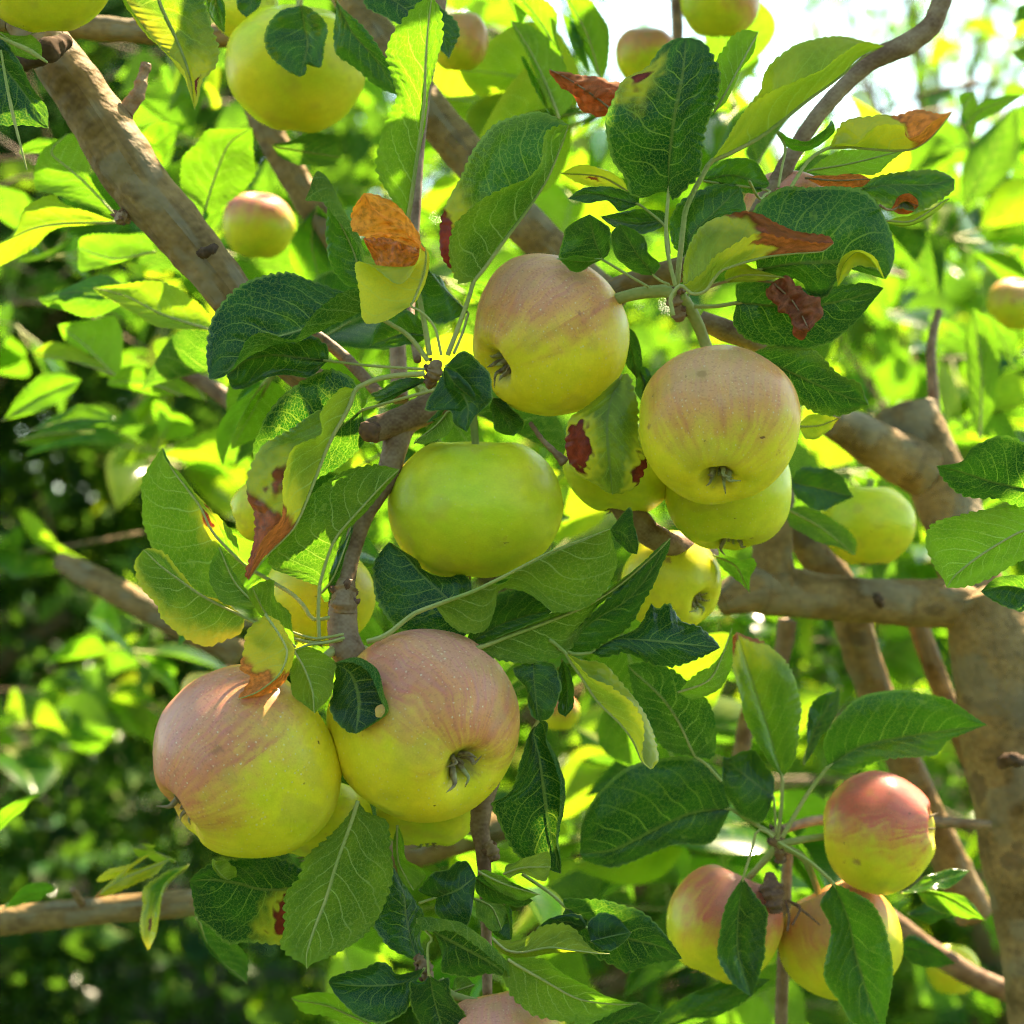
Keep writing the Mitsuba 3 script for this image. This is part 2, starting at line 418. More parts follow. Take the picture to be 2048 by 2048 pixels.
# ------------------------------------------------------------------ the leaves near the fruit, one line each:
# crop, side that is seen (t upper, u under), depth of base and tip in mm, look, label | rails left to right seen from base to tip; * midrib, p petiole, @ depth of a rail
LEAVES = r"""
K2 u 4 -12 tone=.62,fuzz=1;large upright pale leaf above the left spur, its downy underside to the viewer|510 1120 430 970 420 850 480 640 535 530 478 330 492 220 560 110 640 20|*595 1215 640 900 680 600 692 350 705 150 728 -30|@4 607 1150 655 800 702 520 748 350 785 200 780 70|p595 1215 615 1400 650 1600 690 1800 715 1960
K2 u -18 -22 y=.95,tone=.85;crumpled leaf, yellow below with dead orange flaps above|480 1770 352 1778 324 1620 310 1450 420 1482 545 1560 640 1455|*612 1690 682 1520 694 1400 668 1340|@8 655 1640 706 1480 704 1400|p612 1690 680 1730 745 1810 780 1960
K2 u -22 -26 tip=-1,hot=1.15,tone=.5,wv=.004,sub='dead_flap'|@3 600 1352 480 1312 345 1312 278 1265 292 1150|*692 1388 560 1262 430 1180 350 1068|@5 645 1275 540 1160 455 1090 390 1066
K2 t -13 -10 tip=-1,hot=.95,tone=.5,wv=.004,sub='dead_flap'|@-2 665 1440 552 1562 430 1470 380 1385|*696 1392 560 1400 348 1318|@4 640 1330 540 1290 430 1285
K2 t 0 -4 tone=.35,ey=.1,spot=(.22,-.85,.14);folded leaf above the uppermost apple, dark inside and pale outside|@16 855 1525 770 1400 775 1200 880 1000 960 830 1090 680 1300 622 1420 650|*960 1550 1135 1310 1270 1130 1370 970 1482 690|@-14 868 1560 832 1400 850 1260 920 1175 1060 1062 1250 985 1322 900 1345 740 1400 700|p960 1550 930 1650 880 1790 815 1960
K2 t 10 4 tone=.3;leaf with a pale folded rim left of the orange leaf|@6 250 1570 160 1430 135 1250 140 1130|*345 1590 300 1400 205 1200 120 1040|338 1360 240 1150 162 1000 100 945|@-8 325 1370 190 1185 120 1120 30 1100
K2 t 16 10 tone=.3|860 1760 740 1790 640 1700 650 1560|*930 1725 800 1600 720 1500 655 1440|880 1680 780 1560 690 1470|p930 1725 900 1830 850 1950
K6 t 26 22 tone=.4|400 500 300 530 200 535|*410 470 300 460 110 525|390 380 270 335 150 420
K5 t 2 -8 tone=.12;big dark glossy leaf left of the limb with its lower margin rolled over|@-12 1430 215 1320 235 1200 320 1110 440 1090 482 1040 498 880 462 800 510 750 610 690 690|@-5 1440 340 1250 430 1100 497 1040 505 900 552 790 615 720 670|*1480 270 1300 345 1140 430 950 490 800 585 700 670 605 716|@6 1400 240 1310 225 1180 180 1030 118 850 160 700 260 610 420 580 560 590 660|p1480 270 1560 380 1700 470 1810 610
K5 t 8 4 tone=.1;dark leaf beneath the glossy leaf, its lower edge turned up|@-4 1150 690 1000 692 880 735 740 765|@0 1200 650 1100 682 900 692 760 740|*1260 612 1100 592 950 577 800 610 700 700|@6 1250 530 1150 470 1000 490 850 560 720 650|p1260 612 1500 640 1790 658
K5 t -4 -12 y=.25,tip=.70,hot=.25,tone=.5,spot=(.55,.5,.05),base=.7;long folded leaf hanging down, green and yellow with a dry rust tip|@-10 1330 765 1212 900 1215 1010 1060 1090 1025 1250 1020 1390 1000 1490 900 1590 850 1720|*1410 770 1350 900 1265 1050 1195 1230 1130 1400 1060 1540 900 1700 820 1822|@10 1390 790 1220 870 1050 980 900 1080 812 1240 818 1380 850 1440 850 1600 800 1780|p1410 770 1500 722 1620 695 1790 683
K5 t 14 18 tone=.05;very dark leaf behind the hanging rust-tipped leaf|1470 1020 1380 1140 1180 1280 1000 1290 880 1230|*1445 885 1300 1000 1150 1100 1000 1150 850 1168|1440 790 1380 700 1250 662 1100 720 950 880 850 1060|p1445 885 1650 825 1850 772
K5 u -6 -10 tone=.35,fuzz=1;broad olive leaf beside the brown shoot, underside to the viewer|1175 1845 1050 1800 955 1760 928 1670 1010 1560 1090 1470 1150 1370 1250 1280 1380 1205 1500 1185 1600 1200|*1212 1855 1250 1720 1310 1580 1450 1420 1560 1300 1652 1212|@5 1262 1790 1335 1590 1410 1500 1490 1420 1595 1290|p1212 1855 1205 2000 1212 2155
K5 u 4 8 tone=.6,fuzz=1,spot=(.52,-.72,.06),spot2=(.45,-.1,.05);large pale leaf at left, torn and cracked brown, underside to the viewer|760 1900 640 1935 480 1850 360 1740 290 1640 240 1500 238 1400 233 1280 288 1170|*832 1762 720 1660 620 1550 560 1420 480 1310 410 1220 346 1092|770 1700 750 1600 680 1480 560 1360 460 1260 375 1170|p832 1762 980 1850 1100 1930 1180 2040 1345 2010
K8 u -6 -10 tone=.45,ey=.75;leaf with a yellow margin at far left of the fruit cluster|770 740 600 816 430 740 330 660 300 580 210 460 183 370 200 320|*800 650 600 550 450 450 330 360 240 275|760 620 640 550 500 470 420 390 350 285 280 265|p800 650 900 700 1050 760 1200 790 1340 770
K8 u -10 -14 tone=.35,fuzz=1|800 590 680 572 630 500 600 405 620 330|*862 586 740 450 655 262|850 560 790 470 720 375 672 275|p862 586 960 680 1090 740 1200 765 1345 740
K8 u -14 -22 tone=.5|950 720 880 640 815 520|*1080 812 1000 720 900 600 840 478|1060 700 1045 620 975 540 962 440 880 450
K8 u -28 -34 y=.7,tip=.60,hot=.6,tone=.6;curled yellow leaf with an orange dead tip over the lower left apple|@4 1000 680 1060 800 1062 870 1020 1000 900 1075|*912 630 1000 760 1035 850 990 965 870 1060 765 1098|@4 818 720 788 830 770 930 830 975 815 1020 770 1075
K8 u -24 -32 tone=.6;short pale leaf between the two large lower apples|1160 812 1290 890 1300 960 1275 1070|*1075 832 1130 930 1175 1060 1184 1178|1045 950 1050 1020 1075 1085|p1075 832 1150 800 1260 785 1350 760
K8 t -30 -34 tone=.02,sub='curled_rim'|@-6 1400 905 1490 960 1550 1090 1570 1180|@-2 1420 866 1522 930 1565 1050 1588 1180|*1290 900 1380 960 1425 1100 1412 1290|@3 1295 960 1265 1120 1300 1210 1350 1270
K9 t 6 8 tone=.02;dark bitten leaf below the green apple|560 780 350 752 220 680 140 540 124 370 180 270|*700 700 540 545 400 410 300 300 215 232|680 560 668 450 620 420 540 440 450 430 395 390 370 330 270 270
K9 t 12 14 tone=.0|700 620 850 500 1050 500|*640 800 850 680 1130 600|800 800 1000 720
K9 u -14 -10 tone=.5,fuzz=1;long leaf under the green apple with a bite out of its lower edge|@15 600 560 900 450 1200 300 1400 220|*470 582 720 490 900 402 1100 290 1300 212 1437 160|480 600 540 682 620 737 720 735 770 690 800 590 818 510 870 488 980 520 1070 580 1130 622 1290 592 1400 505 1450 412 1472 330 1445 210|p470 582 350 630 200 745 95 782
K9 t -10 -8 tone=.05,sub='curled_rim'|1460 130 1543 42 1568 140 1592 240|*1437 165 1510 185 1585 298|1470 230 1520 275
K9 u -6 0 tone=.3,fuzz=1;long olive leaf above the lower middle apple|870 730 1130 620 1350 530 1500 430 1650 315|*690 822 860 752 1060 680 1300 580 1500 450 1768 212|700 830 800 882 950 906 1060 905 1190 842 1262 760 1310 680 1370 582 1500 490 1640 330
K9 t 4 6 tone=.25|1200 760 1320 640 1500 470 1650 320|*1150 830 1350 662 1530 552 1660 400 1768 210|1320 840 1450 765 1540 702 1640 550 1700 420 1755 280
K9 t 8 12 tone=.02;dark leaf with a notched edge right of the lower apples|1500 740 1600 690 1660 570 1700 600 1760 570 1830 660 1932 692 2010 760|*1330 842 1470 768 1700 780 1900 800 2044 815|1400 872 1530 850 1680 910 1800 922 1932 872|p1330 842 1240 850 1150 820
K9 t 0 -6 y=.3,ey=.5,tone=.55,base=.4;narrow folded yellowish leaf hanging right of the lower apples|@10 1300 890 1430 930 1590 1120 1692 1290 1708 1420 1690 1470|*1190 845 1240 915 1290 990 1370 1110 1500 1240 1570 1340 1612 1440 1660 1487|@-8 1330 980 1480 1060 1590 1180 1618 1270 1605 1400 1620 1460|p1190 845 1140 800 1100 770
K9 t 0 -4 tone=.1|1130 905 1166 1020 1140 1140 1090 1212|*1010 890 1020 1050 1042 1218|900 930 960 1030 980 1130 1000 1190
K9 t 12 10 tone=.0|1210 930 1242 1050 1225 1150|*1170 880 1200 1050 1190 1197|1150 950 1145 1100 1150 1170
K9 t 4 8 tone=.02;long dark leaf hanging below the lower middle apple, rim turned back|@-5 1082 1240 1075 1330 1125 1440 1172 1560 1160 1700 1140 1860 1160 1990|@0 1090 1230 1084 1320 1145 1430 1192 1560 1182 1700 1152 1860 1168 2000|*1040 1215 1012 1290 1040 1400 1070 1600 1100 1800 1165 2062|985 1300 950 1420 880 1600 778 1670 800 1750 850 1850 930 1980
K11 u -18 -22 tone=.4,fuzz=1;broad leaf hanging between the two lower apples, underside and veins to the viewer|1400 560 1532 620 1552 800 1567 950 1540 1080 1480 1230 1420 1320 1330 1402 1200 1490 1050 1542|*1340 495 1280 680 1200 900 1130 1130 1060 1310 1010 1480 1010 1578|1250 620 1130 740 1000 862 960 980 880 1080 868 1200 850 1350 838 1420 900 1500 990 1550
K11 t 4 8 tone=.06,spot=(.17,-.72,.26);dark leaf below the lower left apple with a red-brown scorched corner|980 1250 860 1412 700 1402 600 1402 530 1422 460 1392 400 1330 310 1250 272 1130|*1010 1050 870 1066 700 1060 560 1020 400 1000 252 1012|970 920 760 848 560 872 400 905 300 960
K11 u -2 -3 tone=.5,sub='curled_rim'|520 880 560 930 560 965|*400 870 440 950 500 1002 560 975|405 930 440 985 500 1008
K12 t 2 6 tone=.0|330 1290 220 1232 138 1130 128 1080 180 1000 220 870|*385 1325 340 1200 310 1050 300 940 240 790|425 1300 385 1200 410 1050 370 980 290 880
K12 u -4 -6 tone=.45|295 650 312 750 430 830 390 890|*262 560 270 760 350 918|240 640 245 780 300 885
K12 t -4 -8 tone=.04|370 920 440 850 560 768 650 752|*475 958 600 912 694 842|470 1040 560 1100 645 1118 682 970|p475 958 420 975 380 990
K12 t 2 4 tone=.03|730 830 850 890 980 950|*690 850 820 930 1010 975|700 940 830 1000 960 1002
K12 u -5 -8 tone=.45|760 806 880 868 1000 922|*708 812 850 880 1048 941|780 885 870 945 940 978
K12 u -6 -8 y=.2,tone=.35|865 780 950 758 1092 708|*848 828 960 795 1108 790|880 852 950 822 1040 862 1085 862
K12 t -22 -28 tone=.25;leaf near the bottom with a pale rolled upper margin|@-7 400 1140 480 1147 580 1155 700 1232 845 1342|@-3 430 1068 600 1093 740 1190 872 1310|*363 1080 480 1162 620 1235 760 1312 882 1398|@4 470 1165 510 1280 510 1370 660 1406 770 1386|p470 1150 430 1230 435 1390
K12 u -14 -18 y=.2,tone=.35|800 1182 920 1200 1020 1140 1100 1103 1170 1098 1250 1142 1290 1190 1350 1245|*784 1180 870 1250 960 1258 1100 1232 1250 1250 1432 1268|800 1235 860 1275 950 1292 1100 1272 1250 1272
K12 t -9 -12 tone=.0|1312 1100 1370 1045 1470 1060|*1330 1200 1440 1172 1553 1150|1400 1256 1480 1242 1532 1190
K12 t -9 -8 tone=.0|1260 1150 1150 1120 1070 1130|*1310 1125 1180 1090 1030 1132|1280 1060 1220 1045 1100 1072
K12 t 0 -4 tone=.05;dark leaf at lower middle, right of the small leaf clusters|1190 965 1400 970 1520 1005 1650 1060 1760 1190|*1190 1010 1330 1092 1550 1186 1700 1222 1832 1295|1180 1080 1300 1232 1400 1310 1520 1375 1660 1330|p1190 1010 1100 930 950 828
K12 u -28 -30 tone=.5,fuzz=1;pale leaf at bottom edge with a long pointed tip|960 1290 1080 1308 1220 1400 1400 1500|*872 1300 1050 1402 1250 1512 1420 1542 1582 1546|845 1400 900 1525 1050 1622 1280 1656 1450 1590
K12 t 4 8 tone=.05|1380 1610 1580 1535 1662 1578|*1300 1700 1500 1642 1716 1590|1400 1740 1600 1710
K11 t -8 -10 tone=.03;wavy dark leaf left of the bottom spur|1690 1700 1650 1850 1500 1932 1330 1872 1200 1750|*1770 1570 1640 1662 1500 1682 1300 1682 1148 1665|1680 1590 1590 1602 1540 1550 1460 1530 1380 1575 1260 1602 1170 1632
K12 t -16 -18 tone=.05;dark leaf with a hole hanging from the bottom spur|500 1420 545 1400 562 1500 650 1620 690 1680|*440 1385 460 1500 500 1650 540 1770|395 1430 330 1430 345 1560 380 1656 460 1770
K12 u 6 4 tone=.25|600 1400 650 1398 688 1440|*545 1495 600 1470 690 1440|570 1540 640 1535
K12 u 8 6 tone=.2|780 957 855 1020 852 1100|*684 965 780 1015 835 1135|690 1020 740 1090 790 1142
K12 t 16 14 tone=.0|880 1010 905 1100 895 1180|*850 990 880 1100 885 1192|740 1020 760 1120 830 1190
K3 t -8 -16 tone=.10,spot=(.70,-.75,.045);large dark green leaf standing upright above the right spur, nicked on its left edge|600 1062 520 1096 440 1070 420 1000 340 890 315 780 308 650 340 560 400 440 510 392 560 350 620 255 690 210|*655 1060 660 880 690 640 725 460 742 330 752 208|680 1102 760 1040 832 960 847 800 900 620 938 450 930 360 880 262 820 220|p655 1060 640 1250 650 1400 692 1580
K3 u 8 12 tone=.75|900 480 918 320 980 230 1050 168|*905 620 1000 450 1080 300 1150 175|960 560 1040 430 1112 290
K3 t 0 -4 y=.35,ey=.2,tone=.75;large folded leaf at upper right, yellow-green with toothed rim|@14 960 800 1030 680 1160 510 1190 400 1260 320 1350 250 1470 205 1600 188 1700 214 1790 240|*890 890 970 850 1140 762 1280 660 1430 542 1600 420 1720 310 1845 253|@-14 960 800 1000 740 1050 640 1120 552 1240 480 1380 430 1500 390 1600 310 1725 235|p890 890 830 990 780 1085 745 1180 700 1580
K3 t 4 8 tone=.28|680 1350 663 1220 720 1120 800 1060 900 1020 1000 1015|*742 1425 785 1290 900 1180 1050 1030|760 1400 830 1260 950 1192 1082 1170 1065 1080
K3 t -16 -22 y=.3,ey=.2,tip=.60,hot=.22,tone=.6,base=.6;folded leaf with a yellow half and a rolled dry brown tip|@12 745 1450 800 1300 900 1212 1050 1172 1150 1190 1260 1235 1400 1272 1530 1305|*733 1577 800 1622 860 1600 930 1500 1050 1452 1200 1412 1380 1392 1500 1384 1568 1342|@-9 845 1500 900 1420 1000 1360 1100 1300 1190 1282 1300 1300 1440 1330|p733 1577 700 1590 665 1650 680 1740
K3 t 0 4 tone=.22;large round leaf with scalloped rim right of the brown-tipped leaf|1125 1350 1112 1190 1180 1090 1290 1028 1450 1033 1620 1038 1740 1068 1820 1140 1882 1260 1903 1390 1885 1480|*1145 1490 1350 1457 1600 1450 1780 1482 1862 1524|@4 1250 1530 1380 1560 1430 1642 1520 1648 1578 1560 1640 1475 1840 1540
K3 u -10 -12 y=.75,tone=.8,sub='curled_rim'|1800 1418 1700 1376 1612 1420 1580 1500|*1848 1545 1765 1428 1692 1392 1620 1462 1586 1582|@-3 1792 1475 1695 1472 1630 1530
K3 t 6 10 tone=.04;dark pointed leaf below the round leaf, a dead curl hanging before it|1040 1560 1250 1558 1450 1600 1600 1575 1720 1560|*1030 1672 1260 1686 1480 1680 1680 1642 1842 1588|1008 1790 1080 1872 1250 1920 1420 1927 1562 1880 1680 1780 1762 1680|p1030 1672 920 1690 800 1692
K3 u -8 -12 tip=-1,hot=.0,tone=.3,wv=.006;shrivelled dead brown leaf hanging in a curl|@12 1300 1540 1380 1570 1445 1660 1496 1760 1470 1810|@-2 1290 1550 1390 1640 1450 1720|*1225 1558 1330 1652 1395 1752 1432 1828|@-2 1240 1600 1300 1700 1370 1800|@12 1260 1610 1330 1730 1370 1812|p1225 1558 1100 1545 980 1552 870 1588
K3 u -8 -10 y=.4,tone=.5|970 1502 1040 1443 1150 1490 1240 1522|*968 1552 1080 1520 1292 1533|1020 1560 1160 1552
K3 t 2 -2 tone=.12|180 1442 48 1422 80 1280 130 1230|*290 1432 250 1330 216 1184|322 1400 342 1290 292 1220|p290 1432 400 1500 545 1585
K3 u -4 -6 tone=.4|220 1425 120 1415 60 1420|*285 1432 180 1445 40 1428|250 1450 140 1492
K3 t -6 -10 tone=.15|500 1512 390 1460 345 1370 343 1290|*572 1520 480 1400 385 1236|608 1462 542 1400 515 1320 442 1260|p572 1520 610 1550 660 1572
K3 t 2 0 tone=.2|430 1152 380 1166 320 1112 200 1122|*490 1128 350 1090 230 1068 100 1096|480 1080 350 1035 220 1028 150 1055|p490 1128 560 1180 640 1260 660 1400
K3 t 10 12 tone=.1|610 1255 500 1292 400 1272 320 1230|*645 1210 480 1230 280 1195|620 1168 480 1150 380 1170
K3 u 34 36 y=.6,tone=.8,spot=(.5,.3,.12)|280 1032 150 1002 90 970|*430 1052 280 972 58 955|400 990 290 930 150 908
K3 u 2 -4 tip=-1,hot=.15,tone=.3,wv=.003;rolled dead brown leaf tip beside the large upright leaf|@8 350 620 200 600 60 470|@0 310 612 180 552 60 452|*345 610 230 520 90 430 -2 383|@0 390 505 250 440 120 398|@8 400 520 250 470 120 410
K3 t 28 24 tone=.45|860 955 950 888 1050 878 1150 908 1205 1000|*850 1000 1000 965 1212 1022|900 1050 1000 1062 1140 1062|p1212 1022 1160 1100 1100 1000
K4 t 6 0 y=.8,tip=.62,hot=.75,tone=.8;yellow folded leaf with an orange scorched tip against the sky|@14 590 960 650 860 740 828 900 818 1030 838 1160 790 1260 800 1350 808|*560 1042 700 1032 850 1046 1000 1057 1150 1046 1280 960 1424 788|@-8 660 1010 740 1005 840 930 960 884 1090 884 1120 960 1210 940 1330 835|p560 1042 470 1085 390 1160 290 1320
K4 u 42 46 tone=.9|600 1080 800 1058 1000 1052|*400 1210 700 1160 1112 1056|600 1240 900 1212|
K4 t 26 24 ey=.15,tone=.3;drooping leaf at right with a sunlit end and a dead curl|850 1258 1000 1204 1200 1198 1380 1228|*765 1335 1000 1300 1250 1302 1442 1262|860 1400 1000 1462 1190 1482 1332 1420 1432 1340
K4 u 22 20 y=.3,tone=.7|1100 1520 1250 1475 1360 1420|*955 1560 1150 1562 1405 1398|1080 1585 1250 1530
K4 u 18 18 tip=-1,hot=.2,tone=.3|1060 1385 1120 1375 1180 1420|*1000 1480 1100 1430 1190 1450|1050 1510 1140 1500|p1000 1480 960 1475 920 1450
K4 u 30 26 tip=-1,hot=.35,tone=.3|500 1240 650 1240 780 1235|*390 1255 600 1275 855 1262|500 1310 680 1325 800 1310
K4 t 12 8 tone=.5|320 985 430 1000 540 900|*190 930 300 1020 430 1015 560 930 575 850|230 1000 320 1060 470 1050 590 930|p190 930 250 1040 225 1180 200 1320
K1 t -6 -14 y=.08,tone=.45,spot=(.86,-.4,.07),spot2=(.48,.5,.05),base=.75;large hanging leaf at top left, green turning yellow with a scorched tip|1050 -200 1132 0 1167 130 1203 280 1185 370 1120 445 1100 540|*850 -260 880 0 960 180 1020 330 1055 450 1075 606|@-2 640 -100 680 20 780 170 920 310 1010 430 1050 540|@-8 690 -60 730 40 840 190 940 300 1015 390|
K1 t 8 6 tone=.25|1230 0 1246 100|*1160 -150 1200 50 1236 178|1130 0 1172 125
K1 t 92 88 tone=.15;dark leaf hanging before the large green apple at top left|1740 60 1802 150 1790 280 1772 380 1700 345 1690 400|*1660 25 1682 150 1700 250 1655 425|1560 50 1490 120 1458 200 1470 280 1522 340 1600 400|p1660 25 1664 -40
K1 t 92 90 tone=.15|1440 -60 1430 40|*1370 -110 1390 0 1360 95|1310 -40 1312 50
K2 t 60 55 tone=.3;bluish leaf at top in the shade beside the apple|330 130 430 250 500 370|*200 10 290 180 420 330 540 525|188 190 215 300 330 400 450 492|p200 10 180 -60
K2 t 66 70 tone=.1|640 -60 800 60 875 120 880 200|*380 -90 600 60 780 200 822 325|360 30 560 140 700 200
K2 u 150 160 tone=.6|1220 300 1300 500 1380 630|*1430 655 1350 450 1270 280 1163 114|1505 560 1480 400 1400 250 1290 150
K2 u 170 170 tone=.65|1130 -80 1190 100 1240 230|*1450 320 1320 110 1150 -90|1420 200 1400 60 1300 -60
K2 u 190 180 tone=.6|1450 60 1500 250 1600 400|*1665 450 1590 200 1450 -60|1700 350 1700 150 1600 0
K1 t -10 -12 tone=.04;dark leaf hanging at left edge under the apple|0 215 100 330 190 500 258 600|*-150 250 0 350 140 520 268 708|-100 600 0 690 130 692
K1 u -6 -8 tone=.5|60 190 180 200 228 250|*-40 160 80 240 232 318|0 260 60 290 160 325
K7 t 10 8 tone=.08;dark leaf at right edge with a sunlit patch|1940 1165 1800 1140 1650 1112 1560 1040|*2010 1100 1800 1062 1650 1012 1532 984|1970 920 1880 853 1790 853 1692 902 1648 962
K7 u -6 -4 tone=.65,fuzz=1;pale leaf at right edge, underside and veins to the viewer|1990 1370 1860 1440 1750 1512 1650 1538|*2020 1255 1900 1292 1750 1382 1620 1482 1580 1540|1970 1195 1800 1178 1650 1200 1500 1262 1480 1350 1520 1440 1565 1500
K7 t 14 16 tone=.05|2000 1640 1880 1640 1790 1600|*2020 1570 1860 1530 1735 1555|2000 1480 1900 1480 1800 1495
K7 t 14 20 tone=.1,ey=.1;dark leaf behind the right apple|760 440 850 432 970 455 1080 560 1175 600|*690 470 880 562 1050 640 1225 706|780 610 900 702 1000 747 1110 747|
K6 t 10 6 y=.25,ey=.2,tone=.45,spot=(.60,.75,.20),spot2=(.72,-.95,.12);leaf between the apples with blood-red scorched patches|1535 690 1575 780 1597 900 1602 1050 1645 1180 1590 1285 1522 1342|*1500 690 1440 830 1420 960 1430 1150 1450 1348|1330 850 1215 950 1183 1100 1250 1230 1360 1296 1400 1330
K6 t -14 -18 tone=.08;crumpled dark leaf left of the uppermost apple|630 560 770 680 777 830 692 915|*530 635 600 760 650 860 645 1003|470 760 412 880 545 886 572 960
K6 t -18 -20 tone=.1,sub='curled_rim'|560 650 640 720 690 800|*520 650 580 740 692 835|525 720 590 800 660 815
K6 t 4 6 tone=.4|420 955 480 892 520 880|*558 885 470 985 352 1072|565 960 520 1030 430 1062
K6 t 24 26 tone=.02|850 830 940 920 950 980|*785 815 850 920 905 1025|775 900 800 1000
K6 t 28 26 tone=.0|1510 380 1592 520 1607 640|*1475 360 1550 540 1582 712|1490 500 1520 640
K6 t 30 30 tone=.0|1640 660 1662 740|*1580 640 1620 730 1610 835|1572 740 1580 810
K5 t 16 14 tone=.25|1600 830 1500 870|*1812 715 1650 780 1448 882|1700 700 1600 735 1500 800
K8 u 4 6 tone=.55|1250 560 1320 480|*1215 520 1290 420 1400 130|1240 430 1330 250
K10 t 120 112 tip=.94,hot=.4,tone=.62,base=.3,y=.1;upright bright green leaf with a brown tip at lower right|690 650 600 480 560 330 520 200 503 100|*765 742 700 520 640 340 580 150 545 38|825 640 852 500 872 400 800 200 680 80 600 60|p765 742 760 880 742 1040
K10 t 115 100 tone=.35;glossy pointed leaf above the blushed apple at lower right|970 560 1060 420 1150 350 1300 323 1500 340 1620 400|*983 692 1150 590 1400 540 1600 510 1755 488|1060 722 1150 702 1280 650 1500 640 1560 560 1650 522|p983 692 880 830 765 1030
K10 t 118 125 tone=.1|690 930 640 962 540 900 480 800|*722 832 600 742 478 640|725 760 690 690 620 598 512 650|p722 832 730 920 735 1010
K10 t 120 112 tone=.08;large dark leaf at lower right with a glossy sunlit patch|430 1062 250 1062 100 1120 -50 1180 -180 1150|*515 892 330 912 160 990 -40 1090 -215 1110|480 762 420 682 300 640 150 650 0 702 -140 840 -200 960|p515 892 640 970 730 1020
K10 t 95 92 tone=.05|430 640 435 460 380 340 250 230 120 190|*345 642 270 480 180 350 18 200|200 600 100 482 55 380|p345 642 400 680 470 760
K10 t 96 88 tone=.5;bright green leaf hanging before the lower right apples|1185 1340 1262 1480 1290 1650 1292 1750 1270 1900|*1010 1250 1080 1420 1120 1600 1180 1800 1250 1975|950 1350 1000 1480 968 1700 1050 1840 1110 1930|p1010 1250 900 1150 745 1055
K10 t 98 96 tone=.2;olive leaf hanging before the left apple of the lower right cluster|640 1320 690 1400 682 1550 660 1690|*575 1228 550 1420 552 1600 612 1802|500 1340 458 1500 453 1620 520 1732|p575 1228 620 1080 650 985 720 1030
K10 t 140 150 tone=.1|900 400 980 330 1030 330|*870 680 920 520 1035 310|960 560 1030 420
K10 t 150 160 tone=.35|1460 1220 1580 1180|*1340 1300 1500 1240 1672 1190|1450 1290 1600 1250
K10 t 170 160 tone=.4|1500 1290 1650 1320|*1400 1280 1550 1310 1745 1430|1480 1360 1600 1410
K10 t 150 150 tone=.2|100 1950 300 1800 500 1720|*50 2000 400 1850 705 1715|300 1950 550 1850
K10 t 200 210 tone=.25|1380 1500 1480 1540|*1330 1560 1450 1580 1600 1640|1380 1640 1500 1660
K10 u 60 70 tone=.6|330 250 440 180 500 90|*260 330 420 260 520 20|330 360 450 320 520 200
K15 u 180 170 y=1.0,tone=1.0,tip=.93,hot=.8;yellowed leaf above the blurred twig at lower left|700 930 760 845 900 800 1060 735|*1190 775 1000 850 820 930 660 1040|1080 890 940 960 820 1010 740 1035
K15 t 180 175 ey=.6,tone=.45,spot=(.75,0,.09),base=.8;half green half yellow leaf hanging over the blurred limb|1180 960 1145 1100 1100 1300|*1330 810 1180 930 1080 1150 1045 1412|1180 850 1010 960 985 1110 985 1300
K15 u 190 190 y=.3,tone=.6|1000 660 1100 680|*1240 790 1080 720 930 690|1100 780 980 770
K15 t 230 220 tone=.6|0 440 120 350 230 305|*-80 640 100 440 292 305|0 560 150 440
K15 t 240 235 tone=.5|130 990 280 945 360 960|*30 1115 200 1020 385 985|150 1090 300 1040
K15 t 120 140 tone=.05|1420 1330 1560 1480 1700 1620|*1380 1180 1480 1420 1740 1650|1600 1300 1740 1450
K11 t 34 30 tone=.7;sunlit leaf at bottom left corner of the bottom spur|1280 1780 1180 1728 1050 1725|*1500 1960 1280 1862 1130 1800 908 1765|1350 1990 1150 1880 980 1850
K7 t 175 180 tone=.05|920 990 1080 1010|*865 1060 1000 1085 1155 1125|900 1130 1000 1192 1100 1150
K7 u 195 190 tone=.3|950 1170 1110 1260 1168 1330|*848 1180 1000 1262 1162 1390|860 1260 950 1312 1080 1352
K7 u 84 80 tone=.35|640 1398 700 1420|*515 1388 620 1440 682 1562|560 1455 640 1512
K7 u 62 60 y=.5,tone=.7,tip=.93,hot=.5|960 750 1040 752|*905 805 1000 800 1098 762|950 862 1040 832
K7 u 420 430 tone=.5|1680 700 1660 450|*1730 860 1735 550 1700 265|1800 700 1825 500 1780 330
K7 t 440 440 tone=.3|1880 500 1890 400|*1890 540 1830 400 1750 265|1800 440 1760 350
K10 t 210 220 tone=.3|1480 1330 1560 1350|*1370 1400 1480 1400 1640 1385|1450 1440 1550 1430
K4 u 300 300 tone=.7|1560 760 1700 690|*1500 900 1640 770 1932 670|1640 850 1800 760
K4 u 330 330 tone=.8|1480 680 1560 650|*1560 1000 1480 820 1582 640|1600 900 1610 760
K4 u 350 350 tone=.5|1900 60 1870 120|*1990 20 1910 90 1850 165|1950 120 1900 155
K4 t 350 350 tone=.4|1960 320 1900 345|*2010 300 1930 385 1852 368|1980 420 1900 430
K1 u 150 150 tone=.6;two-toned leaf left of the limb, half in sun|290 1080 200 1050 185 950 230 830|*640 1190 480 1020 380 930 280 840 370 740|510 1000 500 880 480 770 420 735
K1 u 155 140 tone=.75,y=.2|340 1260 180 1360 60 1440 -60 1480|*640 1225 370 1230 180 1260 20 1330 -90 1380|365 1130 300 1078 150 1130 60 1290
K1 u 190 200 tone=.65;leaf right of the limb cut by a shadow, sun on its lower half|1150 1180 1010 1050 1000 880 1070 800 1150 720|*1105 1235 1180 1000 1260 800 1390 705|1250 1130 1400 990 1400 850 1400 760
K1 u 210 230 tone=.7|560 1480 440 1500 430 1400|*860 1390 640 1430 430 1370|800 1300 600 1290 450 1310
